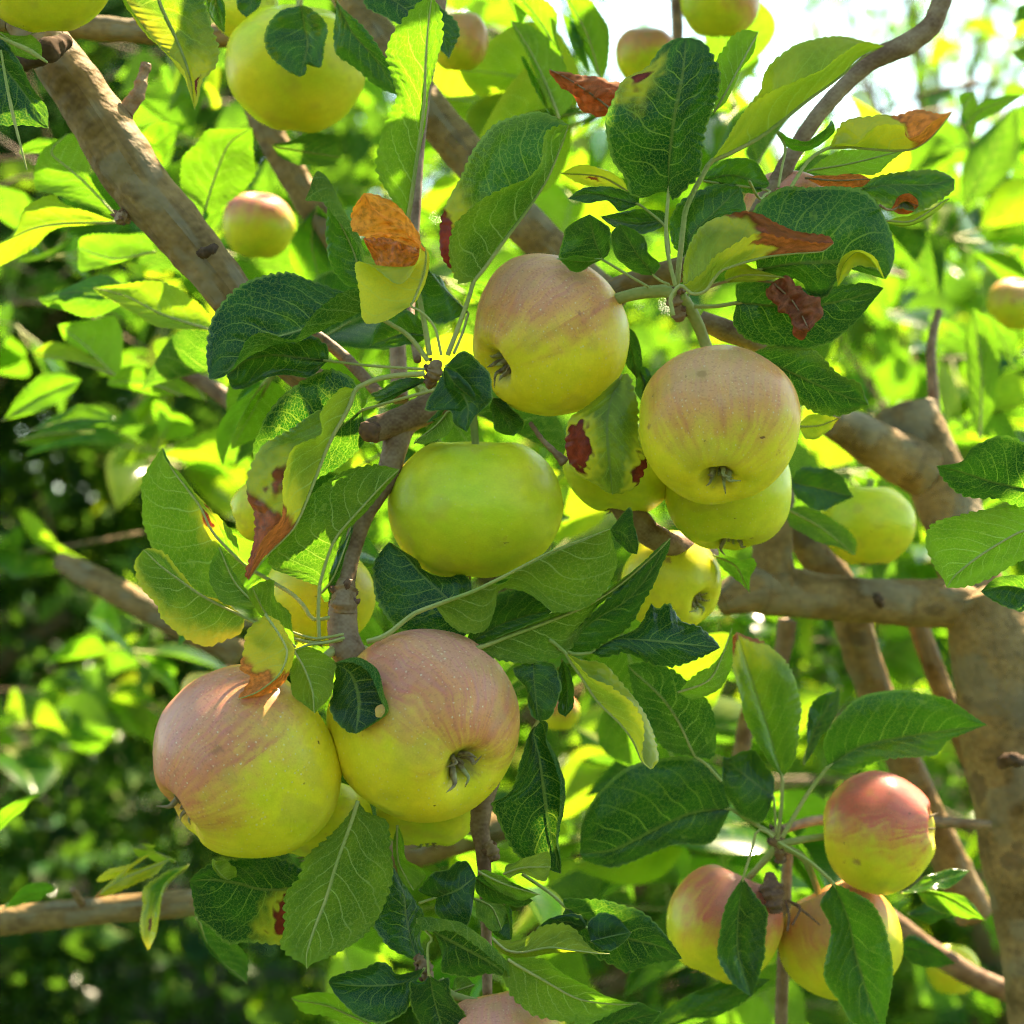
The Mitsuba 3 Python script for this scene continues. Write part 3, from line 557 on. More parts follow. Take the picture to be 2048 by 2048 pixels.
K1 u 150 170 tone=.8,y=.15;broad sunlit yellow-green leaf under the left limb|1000 1830 800 1770 600 1660|*1180 1830 900 1740 700 1640 510 1590|1160 1740 1000 1600 850 1548 680 1570
K1 t 200 220 tone=.5|560 1740 420 1740 260 1690|*900 1560 600 1620 400 1610 210 1650|700 1560 560 1520 400 1570
K1 u 250 260 tone=.7|1620 1300 1600 1450 1700 1600|*1750 1130 1720 1350 1780 1600|1850 1250 1870 1400 1880 1550
K1 u 280 290 tone=.7|820 850 900 900 970 780|*770 750 860 800 985 690|820 700 900 670
K1 t 230 240 tone=.4|130 800 240 760 350 780|*110 850 240 810 380 790|180 850 300 830
K1 t 165 170 tone=.1|1560 880 1750 920 1880 900|*1500 800 1700 840 1900 870|1600 780 1750 720 1870 760|
K13 u 320 330 tone=.8|620 770 500 700 450 580|*880 960 700 780 560 660 450 575|940 900 960 700 900 520 800 520
K13 u 320 320 tone=.7,y=.2|600 870 420 850 300 830|*890 965 560 860 260 800|600 760 400 710 300 750
K13 u 330 340 tone=.8,y=.1|1340 1060 1190 740|*1600 1170 1420 900 1330 660|1560 900 1480 720 1400 640
K13 u 330 340 tone=.7|1200 1120 1000 1080 850 1050|*1420 1130 1150 1030 830 1020|1330 1000 1150 910 950 900
K13 u 380 390 tone=.55|200 1280 400 1200 560 1100|*20 1320 280 1150 630 1000|120 1150 280 990 480 930
K13 u 400 410 tone=.5|420 1400 650 1370 820 1350|*240 1390 560 1310 900 1310|400 1290 600 1210 780 1220
K13 t 420 420 tone=.3|250 1520 480 1470|*120 1480 400 1430 740 1410|260 1420 500 1380
"""


def parse_leaf(line):
    head, *rest = [s for s in line.split('|') if s.strip()]
    crop, side, zb, zt, more = head.split(' ', 4)
    look, _, label = more.partition(';')
    kw = eval('dict(' + look + ')')
    zb, zt = float(zb) / 1000, float(zt) / 1000
    rails, m, pet = [], 0, None
    for r in rest:
        r, off = r.strip(), None
        if r[0] == '@':
            a, r = r[1:].split(' ', 1)
            off = float(a) / 1000
        if r[0] == 'p':
            pet = r[1:]
        else:
            if r[0] == '*':
                m, r, off = len(rails), r[1:], 0.0
            rails.append((np.array(r.split(), float).reshape(-1, 2), off))
    if pet is not None:
        pet = np.array(pet.split(), float).reshape(-1, 2)
    return crop, side, zb, zt, kw, label.strip(), rails, m, pet


LAST = ['']


def hero_leaf(line, number):
    crop, side, zb, zt, kw, label, rails, m, pet = parse_leaf(line)
    rng = np.random.default_rng(100 + number)
    b, t = rails[m][0][0], rails[m][0][-1]
    L3 = []
    tilt = rng.uniform(-0.006, 0.006)
    for k, (pts, off) in enumerate(rails):
        if k != m:
            pts = np.vstack([b, pts, t])
        q = resample(pts, 48)
        s = np.linspace(0, 1, 48)
        if off is None:
            off = (-1 if k < m else 1) * tilt + rng.uniform(-0.002, 0.002)
        bow = 0.004 * np.sin(s * np.pi) * rng.uniform(-1, 1) if k == m else 0
        prof = np.sin(np.clip(s, 0, 1) * np.pi) ** 0.6 * off
        z = zb + (zt - zb) * s + prof + bow
        L3.append(np.array([at(*px(crop, *xy), d) for xy, d in zip(q, z)]))
    if side == 'u':
        L3, m = L3[::-1], len(L3) - 1 - m
    wv, part = kw.pop('wv', None), kw.pop('sub', None)
    id_ = row(**kw)
    z = abs(zb) * 1000
    far = zb > 0.07
    key = 'apple_tree__' + key_for('leaf') if not part else numbered(LAST[0] + '__' + part)
    LAST[0] = LAST[0] if part else key
    mesh, mid, N = loft(L3, m, nu=64 if far else 120, nh=7 if far else 12, id_=id_, seed=number, wave=wv or (0.0020 if far else 0.0016))
    put(key, mesh, 'leaf_material')
    if label:
        tag(key, label)
    if part:
        return
    # petiole and the raised midrib on the underside
    size = np.linalg.norm(np.diff(mid, axis=0), axis=1).sum()
    r0 = np.clip(size * 0.0125, 0.0005, 0.0010)
    mm = resample(mid, 14) - N[np.linspace(0, len(N) - 1, 14).astype(int)] * r0 * (0.5 if max(abs(o or 0) for _, o in rails) > 0.0075 else 1.7 if side == 't' else 0.6)
    rad = list(np.linspace(r0, 0.00018, 14))
    pts = list(mm)
    if pet is not None:
        P = resample(pet, 8)[1:]
        zz = np.linspace(zb, min(zb, 0.0) if not far else zb, 8)[1:]
        P3 = [at(*px(crop, *xy), d) for xy, d in zip(P, zz)]
        pts = P3[::-1] + pts
        rad = list(np.linspace(r0 * 1.15, r0 * 1.02, 7)) + rad
    put(key + '__petiole', tube(pts, rad, sides=6 if far else 8, n=26 if far else 44, wobble=0.06, seed=number), 'twig_material' if kw.get('tip', 2) < 0 else 'petiole_material')


LEAF_LINES = [l for l in LEAVES.strip().split('\n') if l.strip()]

# ------------------------------------------------------------------ ground, as one sheet to the horizon
gx = np.concatenate([-np.geomspace(250, 0.5, 40), np.linspace(-0.4, 0.4, 5), np.geomspace(0.5, 250, 40)])
gy = np.concatenate([[-60, -20, -6, -2], np.linspace(0, 14, 90), np.geomspace(14.5, 300, 24)])
GX, GY = np.meshgrid(gx, gy, indexing='ij')


def ground_z(x, y):
    return 0.06 * (meshkit.fbm(np.stack([x * 0.8, y * 0.8, 0 * x], -1), 4, 3) - 0.5)


put('ground', ((np.stack([GX, GY, ground_z(GX, GY)], -1).reshape(-1, 3), grid_faces(len(gx), len(gy), flip=True)), np.stack([GX, GY], -1).reshape(-1, 2)), 'ground_material')
tag('ground', 'weedy orchard ground in the shade of the trees', 'ground', kind='structure')

# ------------------------------------------------------------------ limbs of the tree: name, material, (x, y, depth in mm, width in pixels) ...
tag('apple_tree', 'apple tree with ripening apples that fills the picture, its limbs at left and right', 'apple tree')
LIMBS = [
 ('limb', 'bark', 0.10, '50 30 62 96  92 86 60 98  192 232 58 116  275 362 56 120  426 543 54 96  490 625 54 84  590 740 56 62  700 800 54 58', 'thick grey-brown limb running down from the top left corner'),
 ('limb', 'bark', 0.12, '-80 30 190 50  150 52 190 50  330 66 190 48  520 75 190 46  620 70 190 46', None),
 ('limb', 'bark', 0.10, '640 -80 210 66  720 20 200 70  800 130 190 76  870 235 185 80  950 330 185 82  1080 480 190 84  1230 620 200 86', None),
 ('limb', 'bark', 0.10, '500 180 260 56  540 270 260 58  610 390 260 60  700 520 260 60', None),
 ('limb', 'bark', 0.10, '1160 660 60 56  1220 590 50 56  1330 548 45 52  1420 520 45 44', None),
 ('branch', 'twig', 0.10, '1010 700 30 40  930 770 30 54  860 815 28 60  805 850 24 56  775 950 20 46  725 1035 14 40  703 1110 10 36  690 1170 6 40  685 1215 4 52', 'brown shoot with a broken stub that carries the lower fruit'),
 ('branch', 'twig', 0.12, '880 805 27 56  815 835 22 56  742 862 16 52', None),
 ('branch', 'twig', 0.08, '690 1160 6 42  686 1215 4 56  686 1262 2 62  700 1312 0 68  720 1340 8 50', None),
 ('branch', 'twig', 0.10, '1905 -60 60 36  1880 10 60 40  1862 52 60 40  1815 88 60 44  1745 120 58 40  1700 160 56 33  1640 225 54 32  1590 300 52 33  1555 360 50 34  1510 430 46 30', 'knobbly grey-brown twig at the top right against the sky'),
 ('branch', 'twig', 0.10, '795 660 130 34  796 720 120 34  800 800 110 34', None),
 ('branch', 'twig', 0.08, '620 660 60 22  690 715 60 24  760 790 50 24', None),
 ('branch', 'twig', 0.08, '880 -40 90 34  872 60 90 30  850 170 90 28  838 300 80 22  832 420 70 20  826 520 60 18  822 640 40 16  835 720 14 16', None),
 ('branch', 'twig', 0.12, '975 1560 40 50  960 1640 34 40  968 1720 30 30  972 1850 26 22  975 1990 20 20', None),
 ('limb', 'bark', 0.10, '640 1740 300 62  800 1712 300 62  960 1665 300 62  1100 1620 310 60', None),
 ('limb', 'bark', 0.12, '-140 1870 260 66  0 1842 258 60  160 1825 255 56  300 1812 252 56  430 1800 250 54  600 1770 260 52', 'blurred grey-brown limb crossing the lower left'),
 ('branch', 'twig', 0.15, '178 1838 255 22  165 1810 250 16  145 1778 240 14', None),
 ('limb', 'bark', 0.10, '120 1122 470 36  160 1142 464 48  220 1175 455 54  330 1235 445 56  480 1310 440 54', None),
 ('branch', 'twig', 0.10, '330 720 340 30  430 780 330 34  520 850 320 38  620 930 310 40', None),
 ('trunk', 'bark', 0.12, '2210 2300 250 250  2150 2050 255 240  2102 1850 260 226  2055 1620 262 214  2015 1400 265 200  1985 1270 268 176  1962 1190 270 146', 'thick trunk of the tree at the right edge'),
 ('limb', 'bark', 0.12, '1955 1240 270 110  1900 1208 268 100  1780 1205 262 92  1660 1195 255 92  1570 1185 248 96  1500 1180 240 92  1440 1205 236 60', 'pale limb running left from the trunk'),
 ('limb', 'bark', 0.12, '1960 1260 280 120  1935 1130 290 128  1900 1020 300 124  1860 930 306 124  1820 850 310 128  1810 818 312 126', 'pruned limb with a sawn top at right'),
 ('limb', 'bark', 0.10, '1850 940 300 110  1770 900 290 100  1705 862 280 84  1660 845 270 60', None),
 ('limb', 'bark', 0.12, '1560 1190 246 86  1545 1120 244 82  1545 1050 244 78  1560 960 250 70', None),
 ('limb', 'bark', 0.10, '1585 1040 300 66  1640 1120 310 74  1690 1200 320 74  1730 1330 330 74  1790 1480 340 72  1860 1640 350 70  1950 1830 360 80', None),
 ('limb', 'bark', 0.10, '1830 1230 330 42  1880 1370 330 42  1950 1540 330 44  2010 1680 330 44', None),
 ('branch', 'twig', 0.10, '1870 830 330 24  1862 700 340 20  1878 620 350 14', None),
 ('branch', 'twig', 0.10, '1980 1650 240 20  1900 1645 235 22  1780 1640 220 22  1640 1640 190 20  1560 1660 150 18', None),
 ('branch', 'twig', 0.10, '1575 1240 300 40  1560 1320 300 34  1500 1420 290 34  1480 1520 290 34', None),
 ('branch', 'twig', 0.10, '1770 1830 360 40  1860 1900 360 44  1960 1960 360 44  2060 2000 360 44', None),
 ('branch', 'twig', 0.10, '1400 640 70 40  1450 660 70 44  1520 690 72 40  1640 760 90 34', None),
 ('branch', 'twig', 0.10, '1230 990 60 50  1270 1040 64 56  1320 1080 70 50  1420 1110 100 44', None),
 ('branch', 'twig', 0.10, '1350 -60 380 26  1355 60 370 24  1350 160 360 22', None),
 ('branch', 'twig', 0.10, '1576 1700 190 20  1570 1820 190 24  1560 2100 190 26', None),
]
for nm, mat, wob, text, label in LIMBS:
    q = np.array(text.split(), float).reshape(-1, 4)
    P = [at(x, y, d / 1000) for x, y, d, w in q]
    W = [w / 2 * TAN * (D + d / 1000) / 1024 for x, y, d, w in q]
    k = put('apple_tree__' + key_for(nm), tube(P, W, sides=28, n=len(q) * 16, wobble=wob, ripple=0.018, seed=len(scene)), mat + '_material')
    if label:
        tag(k, label)

# knots, the stub on the left limb, spur hubs and dry stalks
def lump(text, mat, name, wob=0.25, sides=14):
    q = np.array(text.split(), float).reshape(-1, 4)
    P = [at(x, y, d / 1000) for x, y, d, w in q]
    W = [w / 2 * TAN * (D + d / 1000) / 1024 for x, y, d, w in q]
    return tube(P, W, sides=sides, n=len(q) * 10, wobble=wob, ripple=0.12, seed=len(scene) + 5)


put('apple_tree__limb__stub', lump('250 225 60 36  276 188 62 28  284 160 64 26  292 128 66 22', 'twig', 'stub'), 'twig_material')
put('apple_tree__limb__knot', join([lump('44 124 42 40  86 104 30 50  130 84 42 36', 'bark', 'knot', 0.35)]), 'scar_material')
put('apple_tree__trunk__knot', lump('2004 1522 214 26  2024 1520 208 30  2046 1522 216 22', 'bark', 'knot', 0.5), 'scar_material')
put('apple_tree__limb_008__knot', lump('1752 1190 236.5 14  1757 1200 234 20  1762 1212 238 14', 'bark', 'knot', 0.5), 'scar_material')
put('apple_tree__limb__knot_001', lump('404 508 40 20  418 500 34.5 22  430 494 40 14', 'bark', 'knot', 0.5), 'scar_material')
put('apple_tree__branch_001__broken_end', lump('747 862 14 46  738 864 12 42  734 868 10 26', 'dry', 'end', 0.5), 'dry_material')
def spur(text):
    """The knuckle from which leaf stalks spring: a ringed stump with bud scales and old scars."""
    q = np.array(text.split(), float).reshape(-1, 4)
    P = np.array([at(x, y, d / 1000) for x, y, d, w in q])
    W = np.array([w / 2 * TAN * (D + d / 1000) / 1024 for x, y, d, w in q])
    rng = np.random.default_rng(len(scene))
    parts = [tube(P, W * 0.92, sides=16, n=40, wobble=0.30, ripple=0.30, seed=len(scene))]
    axis = P[-1] - P[0]
    axis /= np.linalg.norm(axis)
    for k in range(13):
        t = rng.random() * 0.9
        c = P[0] + (P[-1] - P[0]) * t
        r = np.interp(t, np.linspace(0, 1, len(W)), W)
        o = np.cross(axis, rng.normal(0, 1, 3)); o /= np.linalg.norm(o)
        o = o - axis * rng.uniform(-0.2, 0.7)
        parts.append(tube([c + o * r * 0.5, c + o * r * 1.0, c + o * r * 1.25 - axis * r * 0.25], [r * 0.42, r * 0.30, r * 0.05], sides=7, n=8, wobble=0.3, seed=k))
    k_ = 'apple_tree__' + key_for('fruiting_spur')
    put(k_, parts[0], 'twig_material')
    put(k_ + '__bud_scales', join(parts[1:]), 'dry_material')
    labels[k_ + '__bud_scales'] = {'label': 'brown scales and scars around the spur', 'kind': 'stuff'}


for text in ('868 722 6 20  872 738 6 30  866 755 8 26  858 772 14 20', '1352 576 4 34  1350 600 4 36  1356 625 6 34  1360 640 8 22', '832 1912 -2 18  848 1930 -2 26  856 1950 0 24  862 1990 4 20',
             '1548 1660 130 22  1556 1690 132 30  1560 1720 136 22', '690 1178 4 46  688 1200 2 52  686 1225 2 54', '236 430 50 26  246 436 52 28  258 440 54 26', '975 1690 26 24  985 1702 24 28  992 1720 24 18'):
    spur(text)
for text in ('0 75 -14 5  30 88 -14 10  60 102 -15 11  95 125 -16 5', '2 100 -14 4  10 150 -14 6  26 230 -15 7  54 340 -16 3'):
    put('apple_tree__' + key_for('dry_stalk'), lump(text, 'petiole', 'stalk', 0.1, 8), 'petiole_material')
put('apple_tree__' + key_for('twig'), lump('1060 845 14 9  1085 880 14 10  1110 905 14 14  1130 925 14 22', 'twig', 'twig', 0.2), 'twig_material')

# ------------------------------------------------------------------ apples
def apple_mesh(R, ratio, id_, seed, ribs=0.048, taper=0.10, nu=96, nv=64):
    """An apple about its own z axis, stalk at +z. ratio height to width; taper narrows the calyx end."""
    th = np.linspace(0, np.pi, nv)
    ph = np.linspace(0, 2 * np.pi, nu + 1)
    TH, PH = np.meshgrid(th, ph, indexing='ij')
    rng = np.random.default_rng(seed)
    r = 1.0 - taper * 0.5 * (1 - np.cos(TH)) * 0.9 + 0.05 * np.sin(TH) ** 2
    f5 = ribs * np.cos(5 * PH + rng.uniform(0, 6)) * np.clip((TH - 1.7) / 1.4, 0, 1) ** 1.6
    f5 += ribs * 0.35 * np.cos(5 * PH + rng.uniform(0, 6)) * np.clip((1.2 - TH) / 1.2, 0, 1)
    x, y, z = np.sin(TH) * np.cos(PH), np.sin(TH) * np.sin(PH), np.cos(TH)
    lump_ = 0.13 * (meshkit.fbm(np.stack([x * 1.2 + seed, y * 1.2, z * 1.2], -1), 2, seed) - 0.5) + 0.010 * (meshkit.fbm(np.stack([x * 5, y * 5, z * 5 + seed], -1), 2, seed) - 0.5)
    rr = r + f5 + lump_
    sq = np.abs(np.cos(TH)) ** 1.5
    Z = ratio * (z - 0.10 * np.sign(z) * sq * 0)
    dip = 0.36 * np.exp(-(np.sin(TH) / 0.26) ** 2) * (z > 0) + 0.30 * np.exp(-(np.sin(TH) / 0.25) ** 2) * (z < 0)
    Z = Z - np.sign(z) * dip
    rxy = np.sin(TH) ** 0.93
    P = np.stack([rr * rxy * np.cos(PH), rr * rxy * np.sin(PH), Z * (0.5 + 0.5 * rr)], -1) * R
    uv = np.stack([np.clip(PH / (2 * np.pi), 0.0, 0.99999) + 2 * id_, TH / np.pi], -1).reshape(-1, 2)
    return P.reshape(-1, 3), grid_faces(nv, nu + 1, flip=False), uv


def axis_frame(ax):
    """Columns x, y, z with z along the axis and x towards the viewer as far as that goes."""
    z = np.asarray(ax, float); z /= np.linalg.norm(z)
    x = np.array([0, -1.0, 0]) - z * -z[1]
    if np.linalg.norm(x) < 0.05:
        x = np.array([1.0, 0, 0]) - z * z[0]
    x /= np.linalg.norm(x)
    return np.stack([x, np.cross(z, x), z], 1)


def apple(x, y, d, rx, ratio, stalk, blush, amount, ground, label, stem=None, dots=1.0, group=None, red=0.0, taper=0.12):
    """x, y, rx in pixels, d in mm; stalk and blush are world directions (x right, y away, z up)."""
    c = at(x, y, d / 1000)
    R = 1.03 * rx * TAN * (D + d / 1000) / 1024
    F = axis_frame(stalk)
    b = F.T @ (np.asarray(blush, float) / np.linalg.norm(blush))
    id_ = len(APPLES)
    APPLES.append([*b, amount, ground, dots, red, 0])
    t = key_for('apple')
    v, f, uv = apple_mesh(R / 1.03, ratio, id_, 11 + id_, taper=taper)
    put(t + '__skin', ((v @ F.T + c, f), uv), 'apple_material')
    tag(t, label, 'apple', group or 'apples ripening on the tree')
    # calyx: five sepals and the stamens in the eye
    rng = np.random.default_rng(500 + id_)
    parts = []
    e = -ratio * R / 1.03 * (1 - 0.31) * (1 - taper * 0.55)
    for k in range(5):
        a = k * 2 * np.pi / 5 + rng.uniform(-0.3, 0.3)
        s = R * 0.18 * rng.uniform(0.75, 1.25)
        up = np.array([math.cos(a), math.sin(a), 0])
        pts = [up * s * 0.30 + [0, 0, e + 0.02 * R], up * s * 0.65 + [0, 0, e - s * 0.55], up * s * rng.uniform(0.5, 1.0) + [0, 0, e - s * 1.05],
               up * s * rng.uniform(0.7, 1.6) + np.array([-up[1], up[0], 0]) * s * rng.uniform(-0.5, 0.5) + [0, 0, e - s * rng.uniform(0.8, 1.5)]]
        parts.append(tube(pts, [s * 0.15, s * 0.17, s * 0.10, s * 0.02], sides=6, n=14, wobble=0.3, seed=k))
    for k in range(6):
        a = rng.uniform(0, 6.28)
        parts.append(tube([[0, 0, e + 0.03 * R], [math.cos(a) * R * 0.03, math.sin(a) * R * 0.03, e - R * 0.1]], R * 0.008, sides=5, n=4))
    (v, f), uv = join(parts)
    put(t + '__calyx', ((v @ F.T + c, f), uv), 'calyx_material')
    # stalk
    top = c + F[:, 2] * R * ratio * 0.66
    if stem:
        q = np.array(stem.split(), float).reshape(-1, 3)
        P = [top] + [at(a, b2, d2 / 1000) for a, b2, d2 in q]
        w = 0.0016 if len(q) < 4 else 0.0024
        put(t + '__stalk', tube(P, np.linspace(w * 0.9, w * 1.15, len(P)), sides=10, n=30, wobble=0.10, seed=id_), 'petiole_material')


def calyx_color(p, n, uv):
    q = noise(p.x * 700, p.y * 700, p.z * 700)
    r = noise(p.x * 160, p.y * 160, p.z * 160)
    return mix(mix(mi.Color3f(0.10, 0.055, 0.03), mi.Color3f(0.33, 0.27, 0.12), q), mi.Color3f(0.30, 0.32, 0.12), smoothstep(0.5, 0.7, r) * 0.8)


scene['calyx_material'] = {'type': 'twosided', 'a': {'type': 'principled', 'base_color': proc(calyx_color), 'roughness': 0.8}}

UPL = (-0.5, -0.5, 0.75)
apple(1096, 676, 22, 166, 0.93, (0.78, 0.40, 0.46), (-0.15, -0.45, 0.85), 0.85, 0.90, 'uppermost apple of the main cluster, yellow below and dusky pink above, its eye at left', '1215 606 14 1270 588 8 1330 582 4 1352 590 3')
apple(1438, 852, 2, 164, 0.98, (0.06, 0.58, 0.81), (-0.05, -0.62, 0.75), 0.78, 0.75, 'pale pinkish apple at right of the main cluster with brown specks', '1408 680 14 1392 640 10 1370 604 6 1358 592 4')
apple(1457, 985, 58, 132, 0.95, (0.0, 0.25, 1), (-0.3, 0.4, 0.8), 0.0, 0.40, 'plain green apple tucked beneath the pale pinkish one', '1440 840 60')
apple(953, 1018, 26, 176, 0.87, (0.0, -0.06, 1), (0.3, 0.9, 0.3), 0.0, 0.32, 'large plain green apple in the middle, above the bitten leaves', '948 850 24 944 800 22', dots=0.35, taper=0.10)
apple(1240, 938, 66, 112, 0.90, (0.1, 0.1, 1), (0.4, 0.8, 0.5), 0.0, 0.36, 'plain green apple partly hidden behind the red-scorched leaf', dots=0.3)
apple(1345, 1168, 92, 104, 0.96, (-0.62, 0.66, 0.40), (0, 0.5, 1), 0.0, 0.60, 'yellow-green apple with a sunlit shoulder right of the bitten leaves', dots=0.4)
apple(488, 1527, -6, 197, 0.94, (0.76, 0.34, 0.55), (-0.72, -0.50, 0.52), 0.95, 0.72, 'large apple at lower left with a dusky violet-pink cheek', '640 1330 -8 672 1296 -2')
apple(852, 1456, 0, 196, 0.94, (-0.53, 0.74, 0.42), (0.45, -0.40, 0.85), 0.92, 0.74, 'large pink-cheeked apple in the lower middle, its eye to the viewer', '745 1310 18 715 1296 8')
apple(642, 1640, 48, 104, 0.9, (0.3, 0.2, 1), (0.4, 0.8, 0.5), 0.0, 0.45, 'green apple mostly hidden behind the broad hanging leaf', dots=0.3)
apple(858, 1600, 62, 112, 0.92, (0.0, 0.2, 1), (0.4, 0.8, 0.5), 0.0, 0.33, 'green apple half hidden below the pink-cheeked one', dots=0.3)
apple(640, 1196, 74, 110, 0.95, (0.1, 0.2, 1), (0.4, -0.2, 0.6), 0.12, 0.58, 'yellow-green apple behind the leaf stalks above the lower fruit', dots=0.4)
apple(592, 138, 150, 140, 0.97, (0.1, -0.35, 1), (0.3, 0.6, 0.5), 0.0, 0.40, 'large blurred green apple at upper left behind a dark leaf', '600 -20 150', dots=0.0)
apple(490, 20, 150, 66, 0.97, (0.1, -0.35, 1), (0.3, 0.6, 0.5), 0.0, 0.36, 'green apple at the top edge, beside the blurred large one', dots=0.0)
apple(92, -62, -4, 140, 0.97, (0.0, -0.4, 1), (0.3, 0.6, 0.5), 0.0, 0.48, 'green apple cut off by the top left corner', dots=0.25)
apple(516, 452, 330, 74, 0.95, (0.1, -0.3, 1), (0.1, -0.1, 0.9), 1.0, 0.40, 'small blurred pink-topped apple right of the upper left limb', dots=0)
apple(1760, 1662, 128, 121, 0.98, (-0.93, 0.28, -0.12), (0.1, -0.35, 0.90), 1.2, 0.72, 'apple at lower right with a red striped top and a sun patch', '1600 1680 128 1556 1690 128', dots=0.3, red=0.75)
apple(1447, 1852, 138, 118, 1.0, (0.40, 0.15, 0.9), (0.30, -0.35, 0.88), 1.0, 0.62, 'apple at lower right behind an olive leaf, blushed on top', '1530 1720 134 1556 1690 132', dots=0.2, red=0.35)
apple(1684, 1884, 146, 124, 0.98, (-0.45, 0.15, 0.9), (-0.30, -0.25, 0.9), 0.8, 0.66, 'yellow apple at lower right behind the bright hanging leaf', '1610 1720 134 1560 1690 132', dots=0.2, red=0.35)
apple(1738, 1052, 240, 92, 0.96, (0, 0.02, 1), (0.2, 0.6, 0.5), 0.0, 0.38, 'blurred green apple between the right limbs', '1742 960 240', dots=0)
apple(1905, 1940, 420, 54, 0.98, (0, 0.1, 1), (0.2, 0.6, 0.5), 0.0, 0.38, 'small blurred green apple in the lower right corner', dots=0)
apple(1010, 2096, -6, 128, 0.95, (-0.2, 0.2, 1), (-0.3, -0.4, 0.8), 0.95, 0.60, 'pink and yellow apple cut off by the bottom edge', '905 1990 0 880 1960 2')
apple(1292, 112, 330, 62, 0.98, (0, -0.3, 1), (-0.1, -0.3, 0.9), 0.9, 0.42, 'blurred pinkish apple at top behind the dark upright leaf', dots=0)
apple(1440, 4, 260, 80, 0.98, (0, -0.3, 1), (0.8, -0.2, 0.5), 0.8, 0.40, 'blurred apple at the top edge with a pink side', dots=0)
apple(1575, 428, 62, 92, 0.95, (0.1, 0.1, 1), (-0.3, -0.3, 0.9), 1.0, 0.40, 'apple hidden behind the round scalloped leaf', dots=0.6)
apple(524, 1022, 92, 64, 1.05, (0.88, 0.1, 0.25), (0.3, 0.5, 0.9), 0.3, 0.62, 'small pale apple behind the rust-tipped leaf, dry blossom at its end', dots=0.2)
apple(918, 84, 240, 60, 1.05, (0, -0.3, 1), (0.6, -0.3, 0.5), 0.8, 0.40, 'blurred pinkish apple at top left of the sky gap', dots=0)
apple(2030, 610, 520, 56, 0.98, (0, -0.3, 1), (0, -0.3, 0.9), 0.7, 0.42, 'blurred apple at the right edge among bright leaves', dots=0)
apple(405, 1385, 420, 44, 1.0, (0, 0.1, 1), (0, -0.3, 0.9), 0.4, 0.5, 'blurred apple behind the top of the lower left apple', dots=0)
apple(1120, 1425, 330, 40, 1.0, (0, 0.1, 1), (0, -0.3, 0.9), 1.0, 0.42, 'small blurred dusky apple right of the pink-cheeked one', dots=0)
# dried blossom at the lower right
put('apple_tree__' + key_for('dead_blossom'), join([lump('1540 1745 122 20  1542 1775 120 44  1548 1800 118 40  1552 1825 118 20', 'dry', 'b', 0.6),
    lump('1575 1800 118 4  1600 1815 114 5  1585 1850 112 4', 'dry', 'b', 0.1, 6), lump('1570 1800 118 4  1578 1830 114 5  1575 1862 112 4', 'dry', 'b', 0.1, 6), lump('1575 1800 118 4  1610 1825 114 5  1640 1850 112 3', 'dry', 'b', 0.1, 6)]), 'dry_material')

for i, line in enumerate(LEAF_LINES):
    hero_leaf(line, i)

# ------------------------------------------------------------------ leaves further off: templates, one metre long, base at the origin, midrib along x, upper side to +z
KINDS = [row(y=0.0, tone=t) for t in (0.15, 0.3, 0.45, 0.6)] + [row(y=0.12, tone=0.7), row(y=0.2, tone=0.75, ey=0.15), row(y=0.75, tone=0.8, tip=0.9, hot=0.5)]


DARKS = [row(y=0.0, tone=t) for t in (-0.15, 0.0, 0.1)]  # darker leaf kinds: shade of the background put into their colour


def template(fold, curl, droop, twist, width, nu, nh, id_):
    u = np.linspace(0, 1, nu)
    v = np.linspace(-1, 1, 2 * nh + 1)
    w = width * np.sin(np.pi * u ** 0.82) ** 0.95 * (1 - 0.3 * u ** 2) * 0.29 * 2 ** 0.5
    ang = -droop * u
    cx = np.cumsum(np.cos(ang)) / nu; cz = np.cumsum(np.sin(ang)) / nu
    C = np.stack([cx - cx[0], 0 * u, cz - cz[0]], -1)
    G = np.zeros((nu, len(v), 3))
    for j, b in enumerate(v):
        s = abs(b)
        f = fold + curl * s
        yy, zz = np.sign(b) * w * s * math.cos(f), w * s * math.sin(f)
        tw = twist * u
        G[:, j, 0] = C[:, 0] + np.sin(-ang) * zz * 0 - zz * np.sin(ang)
        G[:, j, 1] = yy * np.cos(tw) - zz * np.sin(tw)
        G[:, j, 2] = C[:, 2] + zz * np.cos(ang) * np.cos(tw) + yy * np.sin(tw)
    U, V = np.meshgrid(np.clip(u, 0.002, 0.998), v, indexing='ij')
    uv = np.stack([U + 2 * id_, V], -1).reshape(-1, 2)
    # S (to the left, -y) x T (+x) is up: rails run left to right, so v runs from +y to -y
    G[:, :, 1] *= -1
    return G.reshape(-1, 3), grid_faces(nu, 2 * nh + 1), uv


def templates(nu, nh, seed, kinds=None):
    rng = np.random.default_rng(seed)
    out = []
    for k in range(14):
        out.append(template(rng.uniform(0.1, 0.7), rng.uniform(-0.3, 0.7), rng.uniform(-0.2, 0.9), rng.uniform(-0.5, 0.5), rng.uniform(0.85, 1.15), nu, nh, kinds[k % len(kinds)] if kinds else KINDS[[0, 0, 1, 1, 2, 2, 3, 3, 4, 5, 0, 1, 2, 4][k]]))
    return out


FINE, COARSE, TINY = templates(14, 4, 1), templates(6, 1, 2), templates(4, 1, 3)
DARK = templates(4, 1, 4, DARKS)


